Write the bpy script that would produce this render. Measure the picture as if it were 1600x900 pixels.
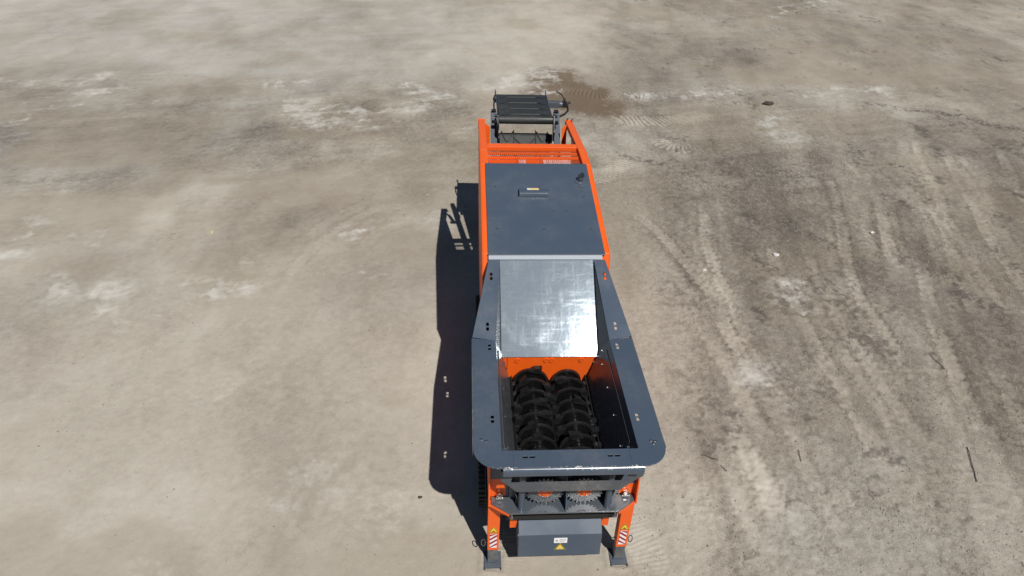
import bpy, bmesh, math, random
import numpy as np
from mathutils import Vector, Matrix

random.seed(7)
R = math.radians
for o in list(bpy.data.objects):
    bpy.data.objects.remove(o)
S = bpy.context.scene
COL = S.collection

# ------------------------------------------------------------------ camera, light, exposure
CAM_H, PITCH, ROLL = 9.0, 0.60528, 0.04037
cd = bpy.data.cameras.new('camera')
cam = bpy.data.objects.new('camera', cd)
COL.objects.link(cam)
cd.sensor_width = 36.0
cd.lens = 24.0
cd.clip_start, cd.clip_end = 0.1, 3000
_c, _s = math.cos(PITCH), math.sin(PITCH)
_fw, _rt, _up = Vector((0, _c, -_s)), Vector((1, 0, 0)), Vector((0, _s, _c))
_r2 = _rt * math.cos(ROLL) + _up * math.sin(ROLL)
_u2 = _up * math.cos(ROLL) - _rt * math.sin(ROLL)
cam.matrix_world = Matrix((( _r2.x, _u2.x, -_fw.x, 0), (_r2.y, _u2.y, -_fw.y, 0), (_r2.z, _u2.z, -_fw.z, CAM_H), (0, 0, 0, 1)))
S.camera = cam

LIGHT = Vector((-0.3343, 0.6286, -1.0)).normalized()      # the way sunlight travels
sun_d = bpy.data.lights.new('sun', 'SUN')
sun_d.energy = 5.0
sun_d.angle = R(0.5)
sun_d.color = (1.0, 0.965, 0.915)
sun = bpy.data.objects.new('sun', sun_d)
COL.objects.link(sun)
sun.rotation_euler = LIGHT.to_track_quat('-Z', 'Y').to_euler()
sun.location = (8, -10, 30)
W = bpy.data.worlds.new('World')
S.world = W
W.use_nodes = True
nt = W.node_tree
sky = nt.nodes.new('ShaderNodeTexSky')
sky.sky_type = 'NISHITA'
sky.sun_disc = False
sky.sun_elevation = math.asin(-LIGHT.z)
sky.sun_rotation = math.atan2(-LIGHT.x, -LIGHT.y)
sky.air_density, sky.dust_density, sky.ozone_density = 0.75, 0.25, 1.0
bg = nt.nodes['Background']
bg.inputs['Strength'].default_value = 0.05
nt.links.new(sky.outputs[0], bg.inputs['Color'])
S.view_settings.view_transform = 'Standard'
S.view_settings.look = 'None'
S.view_settings.exposure = -0.15
S.view_settings.gamma = 1.0
S.view_settings.use_curve_mapping = False

# ------------------------------------------------------------------ material helpers
def newmat(name):
    m = bpy.data.materials.new(name)
    m.use_nodes = True
    return m, m.node_tree, m.node_tree.nodes['Principled BSDF']

def nd(t, typ, **kw):
    n = t.nodes.new(typ)
    for k, v in kw.items():
        if k in n.inputs: n.inputs[k].default_value = v
        else: setattr(n, k, v)
    return n

def mixc(t, fac, a, b, mode='MIX'):
    n = t.nodes.new('ShaderNodeMix')
    n.data_type = 'RGBA'; n.blend_type = mode
    for sock, v in ((n.inputs[0], fac), (n.inputs[6], a), (n.inputs[7], b)):
        if hasattr(v, 'node'): t.links.new(v, sock)
        elif isinstance(v, (int, float)): sock.default_value = v
        else: sock.default_value = (*v, 1)
    return n.outputs[2]

def mth(t, op, a, b=None, c=None, clamp=False):
    n = t.nodes.new('ShaderNodeMath'); n.operation = op; n.use_clamp = clamp
    for i, v in enumerate((a, b, c)):
        if v is None: continue
        if hasattr(v, 'node'): t.links.new(v, n.inputs[i])
        else: n.inputs[i].default_value = v
    return n.outputs[0]

def ramp(t, x, lo, hi, a=0.0, b=1.0):
    n = t.nodes.new('ShaderNodeMapRange'); n.interpolation_type = 'SMOOTHSTEP'
    t.links.new(x, n.inputs[0])
    for i, v in zip((1, 2, 3, 4), (lo, hi, a, b)): n.inputs[i].default_value = v
    return n.outputs[0]

def noise(t, scale, detail=4.0, rough=0.55, vec=None, dist=0.0):
    n = nd(t, 'ShaderNodeTexNoise', Scale=scale, Detail=detail, Roughness=rough, Distortion=dist)
    if vec is not None: t.links.new(vec, n.inputs['Vector'])
    return n.outputs[0]

def objco(t, scale=None):
    c = nd(t, 'ShaderNodeTexCoord').outputs['Object']
    if scale is None: return c
    m = nd(t, 'ShaderNodeMapping'); m.inputs['Scale'].default_value = scale
    t.links.new(c, m.inputs['Vector'])
    return m.outputs[0]

def paint(name, col, rough=0.38, dust=0.12, dustcol=(0.34, 0.31, 0.27), scratch=0.0, spec=0.5, coat=0.0):
    m, t, b = newmat(name)
    co = objco(t)
    n1 = noise(t, 1.3, 6, 0.62, co); n2 = noise(t, 14, 5, 0.6, co)
    c = mixc(t, ramp(t, n2, 0.3, 0.75, 0.0, 0.22), col, tuple(x * 0.72 for x in col))
    d = mth(t, 'MULTIPLY', ramp(t, n1, 0.38, 0.8), ramp(t, n2, 0.25, 0.7))
    c = mixc(t, mth(t, 'MULTIPLY', d, dust * 3.0, clamp=True), c, dustcol)
    if scratch:
        n3 = noise(t, 8, 8, 0.78, objco(t, (1, 3, 3)))
        s = ramp(t, n3, 0.715, 0.735, 0, scratch)
        c = mixc(t, s, c, (0.6, 0.6, 0.58))
        # paint chipped off along the front edge of the hopper rim
        yv = nd(t, 'ShaderNodeSeparateXYZ'); t.links.new(co, yv.inputs[0])
        band = mth(t, 'MULTIPLY', ramp(t, yv.outputs[1], -4.365, -4.345, 1, 0), ramp(t, yv.outputs[2], 2.46, 2.48))
        chip = mth(t, 'MULTIPLY', band, mth(t, 'MULTIPLY', ramp(t, noise(t, 26, 6, 0.75, co), 0.55, 0.60), ramp(t, noise(t, 2.3, 3, 0.6, co), 0.45, 0.52)))
        c = mixc(t, chip, c, (0.72, 0.70, 0.66))
    t.links.new(c, b.inputs['Base Color'])
    t.links.new(ramp(t, n1, 0.3, 0.75, rough - 0.06, rough + 0.14), b.inputs['Roughness'])
    b.inputs['Specular IOR Level'].default_value = spec
    b.inputs['Coat Weight'].default_value = coat
    b.inputs['Coat Roughness'].default_value = 0.15
    bp = nd(t, 'ShaderNodeBump', Strength=0.06, Distance=0.004)
    t.links.new(noise(t, 2.2, 3, 0.5, co), bp.inputs['Height'])
    t.links.new(bp.outputs[0], b.inputs['Normal'])
    return m

GREY = (0.060, 0.084, 0.119)
M = {}
M['grey'] = paint('grey_paint', GREY, 0.36, 0.05)
M['grey_worn'] = paint('grey_paint_worn', GREY, 0.36, 0.045, scratch=0.7)
M['lip'] = paint('grey_paint_lip', GREY, 0.24, 0.05, scratch=0.9, coat=0.6)
M['grey_dusty'] = paint('grey_paint_dusty', (0.075, 0.085, 0.10), 0.42, 0.28)
M['grey_matt'] = paint('grey_paint_matt', (0.070, 0.088, 0.115), 0.62, 0.08, spec=0.25)
M['tray'] = paint('grey_paint_tray', (0.075, 0.088, 0.105), 0.14, 0.06, coat=1.0)
M['orange'] = paint('orange_paint', (0.84, 0.120, 0.010), 0.38, 0.02)
M['dark'] = paint('black_steel', (0.012, 0.013, 0.014), 0.5, 0.06, (0.06, 0.06, 0.055))
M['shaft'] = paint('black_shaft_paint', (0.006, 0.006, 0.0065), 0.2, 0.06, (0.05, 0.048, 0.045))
M['rim'] = paint('lit_rim_steel', (0.013, 0.013, 0.0135), 0.27, 0.10, (0.05, 0.048, 0.045))  # rims and teeth coloured lighter than the webs, as if catching light
M['gear'] = paint('gear_steel', (0.085, 0.095, 0.108), 0.32, 0.2, (0.13, 0.13, 0.13))
M['rubber'] = paint('belt_rubber', (0.027, 0.030, 0.030), 0.5, 0.14, (0.10, 0.10, 0.095))
M['wear'] = paint('belt_rubber_dark', (0.024, 0.027, 0.026), 0.5, 0.1, (0.08, 0.08, 0.075))
M['track'] = paint('track_rubber', (0.035, 0.033, 0.030), 0.7, 0.5, (0.16, 0.14, 0.12))
M['wall'] = paint('hopper_wall_paint', (0.075, 0.08, 0.088), 0.22, 0.12, (0.16, 0.15, 0.14))

def plain(name, col, rough=0.5, metal=0.0):
    m, t, b = newmat(name)
    n = noise(t, 30, 3, 0.5, objco(t))
    t.links.new(mixc(t, ramp(t, n, 0.3, 0.7, 0, 0.18), col, tuple(x * 0.75 for x in col)), b.inputs['Base Color'])
    b.inputs['Roughness'].default_value = rough
    b.inputs['Metallic'].default_value = metal
    return m
M['bolt'] = plain('zinc_bolt', (0.62, 0.62, 0.60), 0.3, 1.0)
M['yellow'] = plain('sticker_yellow', (0.85, 0.62, 0.05), 0.5)
M['cream'] = plain('sticker_cream', (0.75, 0.62, 0.30), 0.5)
M['black'] = plain('sticker_black', (0.012, 0.012, 0.012), 0.5)
M['white'] = plain('sticker_white', (0.80, 0.80, 0.80), 0.45)
M['red'] = plain('sticker_red', (0.30, 0.012, 0.03), 0.45)
M['print'] = plain('sticker_grey_print', (0.35, 0.35, 0.36), 0.5)
M['silver'] = plain('light_gap_silver', (0.60, 0.58, 0.57), 0.5, 0.0)  # pale colour stands in for ground and light showing through the mesh
M['hose'] = plain('black_hose', (0.012, 0.012, 0.012), 0.45)
M['pipe'] = plain('exhaust_steel', (0.30, 0.31, 0.32), 0.3, 1.0)

# galvanised chute: zinc with pale, chalky dust wiped about by what has slid down it
m, t, b = newmat('galvanised_zinc')
co = objco(t)
big = noise(t, 1.7, 7, 0.66, co, 0.6)
streak = noise(t, 3.0, 5, 0.6, objco(t, (6.0, 0.7, 0.7)))
cross = noise(t, 3.0, 5, 0.6, objco(t, (0.7, 7.0, 7.0)))
fine = noise(t, 60, 5, 0.75, co)
vor = nd(t, 'ShaderNodeTexVoronoi', Scale=30.0); t.links.new(co, vor.inputs['Vector'])
mask = mth(t, 'ADD', mth(t, 'MULTIPLY', big, 0.60), mth(t, 'MULTIPLY', mth(t, 'MAXIMUM', streak, cross), 0.50))
chalk = ramp(t, mth(t, 'ADD', mask, mth(t, 'MULTIPLY', mth(t, 'SUBTRACT', fine, 0.5), 0.18)), 0.46, 0.92)
base = mixc(t, ramp(t, vor.outputs['Color'], 0.2, 0.8, 0, 0.25), (0.285, 0.34, 0.385), (0.33, 0.385, 0.43))
t.links.new(mixc(t, mth(t, 'MULTIPLY', chalk, 0.55), base, (0.50, 0.54, 0.57)), b.inputs['Base Color'])
t.links.new(ramp(t, chalk, 0, 1, 0.50, 0.40), b.inputs['Metallic'])
t.links.new(ramp(t, chalk, 0, 1, 0.076, 0.125), b.inputs['Roughness'])
b.inputs['Specular IOR Level'].default_value = 0.3
bp = nd(t, 'ShaderNodeBump', Strength=0.22, Distance=0.012)
t.links.new(noise(t, 1.9, 4, 0.55, co), bp.inputs['Height']); t.links.new(bp.outputs[0], b.inputs['Normal'])
M['zinc'] = m
M['lit_zinc_edge'] = plain('lit_zinc_edge', (0.62, 0.66, 0.70), 0.35, 0.5)  # bright colour carries the sunlight on the roof's front bend

# ------------------------------------------------------------------ mesh helpers (machine frame: x across, y along - 10 m, z up)
Y0 = 10.0
class MB:
    def __init__(s): s.v, s.f, s.m = [], [], []
    def add(s, vs, fs, mi=0):
        k = len(s.v); s.v += [tuple(p) for p in vs]; s.f += [[i + k for i in f] for f in fs]; s.m += [mi] * len(fs); return s
    def box(s, x0, x1, y0, y1, z0, z1, mi=0):
        vs = [(x, y, z) for x in (x0, x1) for y in (y0, y1) for z in (z0, z1)]
        return s.add(vs, [(0, 1, 3, 2), (4, 6, 7, 5), (0, 4, 5, 1), (2, 3, 7, 6), (0, 2, 6, 4), (1, 5, 7, 3)], mi)
    def hexa(s, a, b, mi=0):
        "solid between two like polygons (lists of points)"
        n = len(a)
        return s.add(list(a) + list(b), [list(range(n))[::-1], list(range(n, 2 * n))] + [(i, (i + 1) % n, n + (i + 1) % n, n + i) for i in range(n)], mi)
    def plate(s, pts, th, mi=0):
        "flat polygon given a thickness against its normal"
        P = [Vector(p) for p in pts]; nrm = Vector()
        for i in range(len(P)): nrm += P[i].cross(P[(i + 1) % len(P)])
        nrm.normalize()
        return s.hexa([p - nrm * th for p in P], P, mi)
    def cyl(s, p, q, r, n=16, r2=None, mi=0):
        p, q = Vector(p), Vector(q); a = (q - p).normalized(); r2 = r if r2 is None else r2
        u = a.orthogonal().normalized(); w = a.cross(u)
        c = [(math.cos(2 * math.pi * i / n), math.sin(2 * math.pi * i / n)) for i in range(n)]
        return s.hexa([p + (u * x + w * y) * r for x, y in c], [q + (u * x + w * y) * r2 for x, y in c], mi)
    def tube(s, path, r, n=8, closed=False, mi=0):
        P = [Vector(p) for p in path]; k = len(P); rings = []
        for i, p in enumerate(P):
            a = (P[(i + 1) % k] if (closed or i < k - 1) else p) - (P[i - 1] if (closed or i) else p)
            a.normalize(); u = a.cross(Vector((0.31, 0.77, 0.55))).normalized(); w = a.cross(u)
            rings.append([p + (u * math.cos(2 * math.pi * j / n) + w * math.sin(2 * math.pi * j / n)) * r for j in range(n)])
        fs = []
        for i in range(k if closed else k - 1):
            for j in range(n):
                fs.append((i * n + j, i * n + (j + 1) % n, ((i + 1) % k) * n + (j + 1) % n, ((i + 1) % k) * n + j))
        if not closed: fs += [list(range(n))[::-1], list(range((k - 1) * n, k * n))]
        return s.add([q for g in rings for q in g], fs, mi)
    def ring(s, c, axis, ro, ri, h, n=24, mi=0):
        c, a = Vector(c), Vector(axis).normalized(); u = a.orthogonal().normalized(); w = a.cross(u); vs = []
        for i in range(n):
            d = u * math.cos(2 * math.pi * i / n) + w * math.sin(2 * math.pi * i / n)
            vs += [c - a * h / 2 + d * ri, c - a * h / 2 + d * ro, c + a * h / 2 + d * ro, c + a * h / 2 + d * ri]
        return s.add(vs, [(4 * i + k, 4 * i + (k + 1) % 4, 4 * ((i + 1) % n) + (k + 1) % 4, 4 * ((i + 1) % n) + k) for i in range(n) for k in range(4)], mi)
    def mesh(s, name, mats, off=(0, 0, 0)):
        me = bpy.data.meshes.new(name)
        me.from_pydata([(x - off[0], y - off[1], z - off[2]) for x, y, z in s.v], [], s.f)
        bm = bmesh.new(); bm.from_mesh(me); bmesh.ops.recalc_face_normals(bm, faces=bm.faces); bm.to_mesh(me); bm.free()
        for q in mats: me.materials.append(q)
        me.polygons.foreach_set('material_index', s.m)
        me.polygons.foreach_set('use_smooth', [True] * len(me.polygons))
        me.set_sharp_from_angle(angle=R(25))
        return me
    def build(s, name, mats, parent=None, bevel=0.0, off=(0, Y0, 0)):
        mats = mats if isinstance(mats, (list, tuple)) else [mats]
        o = bpy.data.objects.new(name, s.mesh(name, mats, off))
        COL.objects.link(o)
        if parent: o.parent = parent
        if bevel:
            bv = o.modifiers.new('bevel', 'BEVEL'); bv.width = bevel; bv.segments = 2; bv.limit_method = 'ANGLE'; bv.angle_limit = R(35); bv.harden_normals = True
        return o

def inst(name, mesh, loc, parent, rot=None):
    o = bpy.data.objects.new(name, mesh); COL.objects.link(o); o.parent = parent; o.location = loc
    if rot: o.rotation_euler = rot
    return o

def holed(name, origin, ux, uy, outer, holes, th, mat, parent):
    "plate in the plane (origin, ux, uy) with real holes cut through it"
    cu = bpy.data.curves.new(name, 'CURVE'); cu.dimensions = '2D'; cu.fill_mode = 'BOTH'; cu.extrude = th / 2; cu.bevel_depth = 0.0015; cu.bevel_resolution = 0
    for pl in [outer] + holes:
        sp = cu.splines.new('POLY'); sp.points.add(len(pl) - 1); sp.use_cyclic_u = True
        for p, (x, y) in zip(sp.points, pl): p.co = (x, y, 0, 1)
    tmp = bpy.data.objects.new('tmp', cu); COL.objects.link(tmp)
    me = bpy.data.meshes.new_from_object(tmp.evaluated_get(bpy.context.evaluated_depsgraph_get()))
    bpy.data.objects.remove(tmp); bpy.data.curves.remove(cu)
    ux, uy = Vector(ux).normalized(), Vector(uy); uy = (uy - ux * uy.dot(ux)).normalized(); uz = ux.cross(uy)
    me.transform(Matrix(((ux.x, uy.x, uz.x, origin[0]), (ux.y, uy.y, uz.y, origin[1] - Y0), (ux.z, uy.z, uz.z, origin[2]), (0, 0, 0, 1))))
    me.name = name; me.materials.clear(); me.materials.append(mat)
    me.polygons.foreach_set('material_index', [0] * len(me.polygons))
    me.polygons.foreach_set('use_smooth', [False] * len(me.polygons))
    o = bpy.data.objects.new(name, me); COL.objects.link(o); o.parent = parent
    return o

def tag(o, label, cat, group=None, kind=None):
    o['label'] = label; o['category'] = cat
    if group: o['group'] = group
    if kind: o['kind'] = kind
    return o

# ------------------------------------------------------------------ ground
# stains, ruts and prints of the yard, as lines on the ground in metres
TYRE = [[(10.08, 21.4), (9.53, 18.77), (9.22, 17.37), (8.84, 16.15), (8.43, 14.68), (8.19, 13.7), (8.1, 12.93), (8.14, 12.37), (8.16, 11.02), (8.02, 9.35)], [(10.79, 18.71), (10.32, 17.05), (9.71, 15.15), (9.07, 13.39)], [(10.8, 21.73), (10.98, 19.78), (11.2, 18.37), (11.07, 17.12), (10.66, 16.06), (10.28, 14.82), (10.02, 13.83), (9.55, 12.64), (9.12, 11.07), (8.61, 8.9)], [(14.37, 24.1), (13.36, 21.21), (12.94, 19.29), (12.29, 17.4), (11.82, 15.31), (11.43, 13.29), (11.18, 11.62)], [(14.89, 23.26), (14.27, 21.04), (13.75, 19.14), (13.33, 17.64), (12.98, 16.62), (12.79, 15.7), (12.5, 14.31), (12.06, 12.59)], [(16.77, 22.88), (15.85, 20.23), (14.98, 17.63)], [(4.6, 18.04), (5.31, 17.39), (5.03, 15.45), (4.99, 14.08), (5.03, 13.18), (5.07, 11.67), (5.09, 10.06)], [(2.75, 16.79), (3.38, 16.66), (3.92, 15.53), (4.23, 14.55), (4.53, 13.6), (4.65, 12.57), (4.78, 10.81), (5.01, 9.35), (5.44, 7.86)], [(6.99, 16.38), (6.53, 14.54), (6.5, 13.39), (6.41, 11.76), (6.5, 10.14), (6.58, 8.79), (6.58, 7.26)], [(3.51, 8.47), (3.52, 7.76), (3.44, 7.17), (3.38, 6.57), (3.29, 5.76)], [(3.73, 9.28), (3.83, 8.02), (3.87, 7.04), (3.98, 6.35), (4.01, 5.8)], [(4.08, 9.47), (4.28, 8.05), (4.34, 7.06), (4.38, 6.24), (4.39, 5.81)], [(4.53, 8.09), (4.63, 7.03), (4.49, 5.82)], [(5.54, 8.14), (5.58, 7.09), (5.48, 5.86)], [(2.72, 7.2), (2.87, 6.6), (2.8, 5.74)], [(-3.0, 17.25), (-4.19, 16.03), (-4.66, 15.14), (-5.02, 14.02), (-5.23, 12.64), (-5.48, 11.65)], [(-2.54, 16.53), (-3.65, 15.9), (-4.21, 14.95), (-4.6, 13.91)]]
CRAWL = [[(1.28, 27.58), (1.86, 27.18), (2.49, 26.87), (3.28, 26.58), (4.51, 26.73), (5.12, 26.51)], [(3.35, 23.84), (3.76, 24.02), (4.76, 24.0), (5.86, 24.31), (7.33, 25.07)], [(4.88, 22.51), (4.99, 21.79), (5.51, 21.47), (6.31, 21.39)], [(2.28, 18.76), (2.82, 19.39), (3.64, 20.52)], [(1.93, 7.03), (2.04, 6.56), (2.19, 6.18), (2.29, 5.72)], [(0.13, 5.68), (0.16, 6.14), (0.14, 6.82)], [(1.68, 6.32), (1.71, 6.9)]]
DARK = [[(6.59, 17.42), (6.76, 16.69), (7.19, 16.26)], [(7.51, 16.89), (7.8, 16.21), (8.27, 15.57)], [(5.98, 15.53), (6.37, 14.27)], [(11.15, 18.74), (11.62, 18.04)], [(10.4, 14.83), (10.95, 14.34), (10.69, 13.63), (11.21, 13.02), (11.15, 12.53)], [(12.82, 15.57), (12.78, 14.53)], [(13.94, 27.1), (15.42, 26.4), (17.04, 25.88), (17.77, 24.97), (18.81, 24.7)], [(16.72, 22.87), (17.41, 21.96)], [(14.91, 24.66), (14.94, 23.73)], [(14.56, 22.82), (14.42, 21.99)], [(12.38, 21.01), (12.57, 20.78)], [(4.11, 9.56), (4.15, 8.6), (4.43, 8.26), (4.68, 8.07)], [(5.34, 10.49), (5.42, 10.19)], [(5.55, 9.1), (5.83, 8.63), (6.11, 8.17)], [(4.11, 6.81), (4.32, 6.27)], [(3.97, 8.09), (4.1, 7.63)], [(-15.69, 21.18), (-14.89, 21.38)], [(-14.8, 19.68), (-14.4, 20.39), (-14.4, 22.08)], [(-14.18, 19.4), (-13.76, 19.79)], [(-13.3, 18.87), (-13.1, 19.61)], [(-12.45, 21.42), (-11.69, 22.38)], [(-11.37, 20.18), (-10.64, 20.89), (-10.51, 21.63)], [(-14.13, 24.02), (-13.05, 23.94)], [(-13.69, 27.23), (-12.18, 26.85)], [(-14.47, 17.35), (-13.82, 17.49), (-12.69, 17.43), (-12.25, 17.98)], [(-3.01, 19.35), (-2.77, 19.51)], [(-5.15, 19.66), (-3.83, 19.22)], [(-8.93, 14.54), (-8.5, 14.67)], [(-12.77, 13.93), (-11.3, 14.05), (-10.81, 14.65)], [(5.39, 12.62), (5.51, 12.27)], [(10.98, 13.0), (11.08, 12.29)], [(15.2, 19.27), (15.55, 18.88)], [(23.08, 35.09), (23.44, 34.06)], [(1.51, 28.1), (2.93, 27.71)], [(-1.98, 7.41), (-1.93, 7.39)], [(9.17, 20.08), (9.84, 19.68)], [(4.72, 20.13), (3.17, 20.98)], [(11.58, 22.63), (11.7, 22.09)]]
WHITE = [[(-20.35, 25.5), (-19.94, 25.62), (-18.72, 25.63), (-17.17, 25.59), (-16.45, 26.71)], [(-15.91, 24.5), (-15.63, 24.89)], [(-16.33, 23.16), (-15.89, 23.28)], [(-17.05, 21.61), (-16.92, 21.92)], [(-8.79, 24.24), (-8.07, 24.45)], [(-8.06, 23.59), (-7.52, 23.27)], [(-7.17, 22.39), (-6.38, 22.78)], [(-6.7, 24.14), (-6.3, 23.92)], [(-5.26, 22.78), (-4.8, 22.95), (-4.38, 24.27), (-3.84, 25.02)], [(-4.7, 27.15), (-3.99, 26.08), (-2.88, 25.7)], [(-6.24, 23.67), (-5.83, 23.91)], [(-1.1, 27.21), (0.72, 29.37)], [(13.69, 41.45), (16.33, 43.97), (19.49, 46.28)], [(4.75, 26.61), (5.34, 26.83)], [(6.82, 27.24), (8.23, 27.96)], [(11.52, 27.96), (13.19, 28.4)], [(9.11, 22.95), (9.75, 23.19)], [(14.82, 28.6), (15.28, 28.74)], [(-12.26, 14.72), (-12.21, 14.69)], [(-12.09, 13.23), (-11.94, 13.35)], [(-10.54, 12.51), (-10.16, 12.24)], [(-9.08, 12.07), (-8.8, 11.94)], [(-7.1, 12.43), (-6.25, 12.72)], [(-4.14, 15.02), (-4.1, 15.42)], [(-3.06, 7.29), (-3.02, 7.22)], [(-1.84, 6.63), (-1.61, 6.6)], [(6.54, 13.47), (6.39, 12.74)], [(5.17, 10.1), (5.33, 9.93)], [(1.28, 29.62), (0.95, 26.68)], [(-12.53, 14.04), (-12.43, 14.17)], [(8.79, 23.81), (9.58, 24.53)], [(-9.35, 26.34), (-8.85, 26.79)]]
BROWN = [[(1.55, 29.66), (2.17, 25.72), (3.63, 25.54)], [(-6.85, 13.48), (-5.59, 12.87)], [(-3.64, 15.49), (-1.94, 14.65)], [(12.87, 32.11), (14.78, 30.93), (17.39, 30.99)], [(-13.65, 25.28), (-10.27, 26.07)], [(6.43, 12.69), (6.79, 12.48)], [(13.05, 33.15), (14.04, 33.82)], [(-9.76, 18.75), (-10.82, 16.95)], [(2.38, 16.58), (2.47, 14.01)]]


def vnoise(x, y, seed):
    xi = np.floor(x).astype(np.int64); yi = np.floor(y).astype(np.int64)
    fx = x - xi; fy = y - yi
    fx = fx * fx * fx * (fx * (fx * 6 - 15) + 10); fy = fy * fy * fy * (fy * (fy * 6 - 15) + 10)
    def h(a, b):
        n = (a * 374761393 + b * 668265263 + seed * 1274126177) & 0xffffffff
        n = ((n ^ (n >> 13)) * 1274126177) & 0xffffffff
        return ((n ^ (n >> 16)) & 0xffff) / 65535.0
    a = h(xi, yi); b = h(xi + 1, yi); c = h(xi, yi + 1); d = h(xi + 1, yi + 1)
    return (a + (b - a) * fx) * (1 - fy) + (c + (d - c) * fx) * fy
def fbm(x, y, seed, octaves=4, gain=0.5):
    s = 0.0; amp = 1.0; tot = 0.0
    for k in range(octaves):
        s = s + amp * vnoise(x, y, seed + k); tot += amp
        x = x * 2.03 + 17.1; y = y * 2.03 + 5.3; amp *= gain
    return s / tot
def sstep(x, a, b):
    t_ = np.clip((x - a) / (b - a), 0, 1); return t_ * t_ * (3 - 2 * t_)

def axis(parts):
    out = [parts[0][0]]
    for a, b_, d0, d1 in parts:
        p = a; L = b_ - a
        while p < b_ - 1e-6:
            p += d0 + (d1 - d0) * (p - a) / L
            out.append(min(p, b_))
    return np.array(out)
def grow(a, b_, n): return list(np.geomspace(a, b_, n))
xs = axis([(0, 9, 0.030, 0.032), (9, 34, 0.036, 0.16)])
xs = np.concatenate([-xs[:0:-1], xs]); ex = np.array(grow(36, 900, 14)); xs = np.concatenate([-ex[::-1], xs, ex])
ys = axis([(4.6, 13, 0.026, 0.034), (13, 24, 0.034, 0.07), (24, 48, 0.08, 0.25)])
ys = np.concatenate([-np.array(grow(1, 900, 14))[::-1] + 1, [2, 3.6], ys, grow(50, 1500, 16)])
X, Y = np.meshgrid(xs, ys); nx, ny = len(xs), len(ys)
x = X.ravel(); y = Y.ravel()

wx = x + 0.55 * (fbm(x * 0.6, y * 0.6, 11, 4) - 0.5) + 0.16 * (fbm(x * 3.1, y * 3.1, 15, 3) - 0.5)
wy = y + 0.55 * (fbm(x * 0.6, y * 0.6, 21, 4) - 0.5) + 0.16 * (fbm(x * 3.1, y * 3.1, 25, 3) - 0.5)
def nearest(pts, px, py, reach):
    "distance across and along a polyline, only for vertices within reach"
    P = np.array(pts); x0, y0 = P.min(0) - reach; x1, y1 = P.max(0) + reach
    idx = np.nonzero((px > x0) & (px < x1) & (py > y0) & (py < y1))[0]
    qx, qy = px[idx], py[idx]; best = np.full(len(idx), 1e9); sd = np.zeros(len(idx)); al = np.zeros(len(idx)); acc = 0.0
    for a, b_ in zip(P[:-1], P[1:]):
        dx, dy = b_ - a; L = math.hypot(dx, dy)
        t_ = np.clip(((qx - a[0]) * dx + (qy - a[1]) * dy) / (L * L), 0, 1)
        ex_, ey_ = qx - a[0] - t_ * dx, qy - a[1] - t_ * dy
        dist = np.hypot(ex_, ey_); k = dist < best
        best[k] = dist[k]; sd[k] = ((dx * ey_ - dy * ex_) / L)[k]; al[k] = (acc + t_ * L)[k]; acc += L
    return idx, best, sd, al
def smooth_line(pts, n=5):
    if len(pts) < 3: return pts
    P = [np.array(p) for p in pts]; P = [2 * P[0] - P[1]] + P + [2 * P[-1] - P[-2]]; out = []
    for i in range(1, len(P) - 2):
        for k in range(n):
            t_ = k / n; a, b_, c, d_ = P[i - 1:i + 3]
            out.append(tuple(0.5 * (2 * b_ + (c - a) * t_ + (2 * a - 5 * b_ + 4 * c - d_) * t_ ** 2 + (3 * b_ - a - 3 * c + d_) * t_ ** 3)))
    out.append(tuple(P[-2])); return out

h = 0.05 * (fbm(x * 0.25, y * 0.25, 1, 3) - 0.5) + 0.020 * (fbm(x * 1.4, y * 1.4, 2, 4) - 0.5)
right = sstep(x + 0.9 * (fbm(x * 0.4, y * 0.4, 31, 3) - 0.5) - 0.04 * y, 0.6, 4.0)          # churned side of the yard
far = sstep(y, 24, 30)
rough = (0.25 + 0.75 * right) * (1 - 0.75 * far)
rough = np.maximum(rough, 0.75 * sstep(y, 14, 18) * (1 - far) * sstep(fbm(x * 0.3, y * 0.3, 37, 3), 0.35, 0.6))
crumb = fbm(x * 9, y * 9, 3, 4, 0.6)
fineb = fbm(x * 17, y * 17, 7, 3, 0.65)
h += rough * (0.024 * (crumb - 0.5) + 0.024 * (fineb - 0.5) + 0.016 * np.maximum(fbm(x * 5.2, y * 5.2, 5, 3) - 0.58, 0) * 3)
tone = 0.625 - 0.285 * right + 0.58 * (fbm(wx * 0.30, wy * 0.18, 41, 5, 0.55) - 0.5) + 0.30 * (fbm(wx * 1.5, wy * 0.9, 47, 5, 0.6) - 0.5)
tone -= 0.13 * right * np.exp(-((x - 8.6) / 3.4) ** 2 - ((y - 15.5) / 4.5) ** 2)
tone += (0.10 + 0.25 * rough) * (crumb - 0.5)
tone += 0.18 * right * sstep(-y, -9.5, -6.5)
# wind- and scraper-drawn streaks across the far part of the yard
st_n = fbm(x * 0.35 + 0.1 * y, (y - 0.30 * x) * 2.6, 53, 4, 0.55)
tone += 0.26 * sstep(y, 15, 19) * (1 - 0.55 * far) * (st_n - 0.5)
wob = 0.5 * fbm(x * 0.3, y * 0.3, 55, 2)
fan = x / (1 + 0.030 * np.maximum(y - 6, 0)) + wob; swp = x + 0.16 * y + 0.012 * (y - 10) ** 2 + wob
st_a = fbm(fan * 2.1, y * 0.10, 57, 5, 0.6); st_b = fbm(swp * 2.6 + 9, y * 0.16, 56, 5, 0.6)
st_r = 0.5 + 0.75 * (st_a - 0.5) + 0.65 * (st_b - 0.5) * sstep(-x, -9, -3)
tone += 0.56 * right * (1 - 0.6 * sstep(y, 22, 30)) * (st_r - 0.5)
h += 0.016 * right * (st_b - 0.5)
smear = fbm((x * 0.9 + y * 0.42) * 0.55, (y * 0.9 - x * 0.42) * 2.5, 58, 5, 0.62)      # scraped streaks
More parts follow.
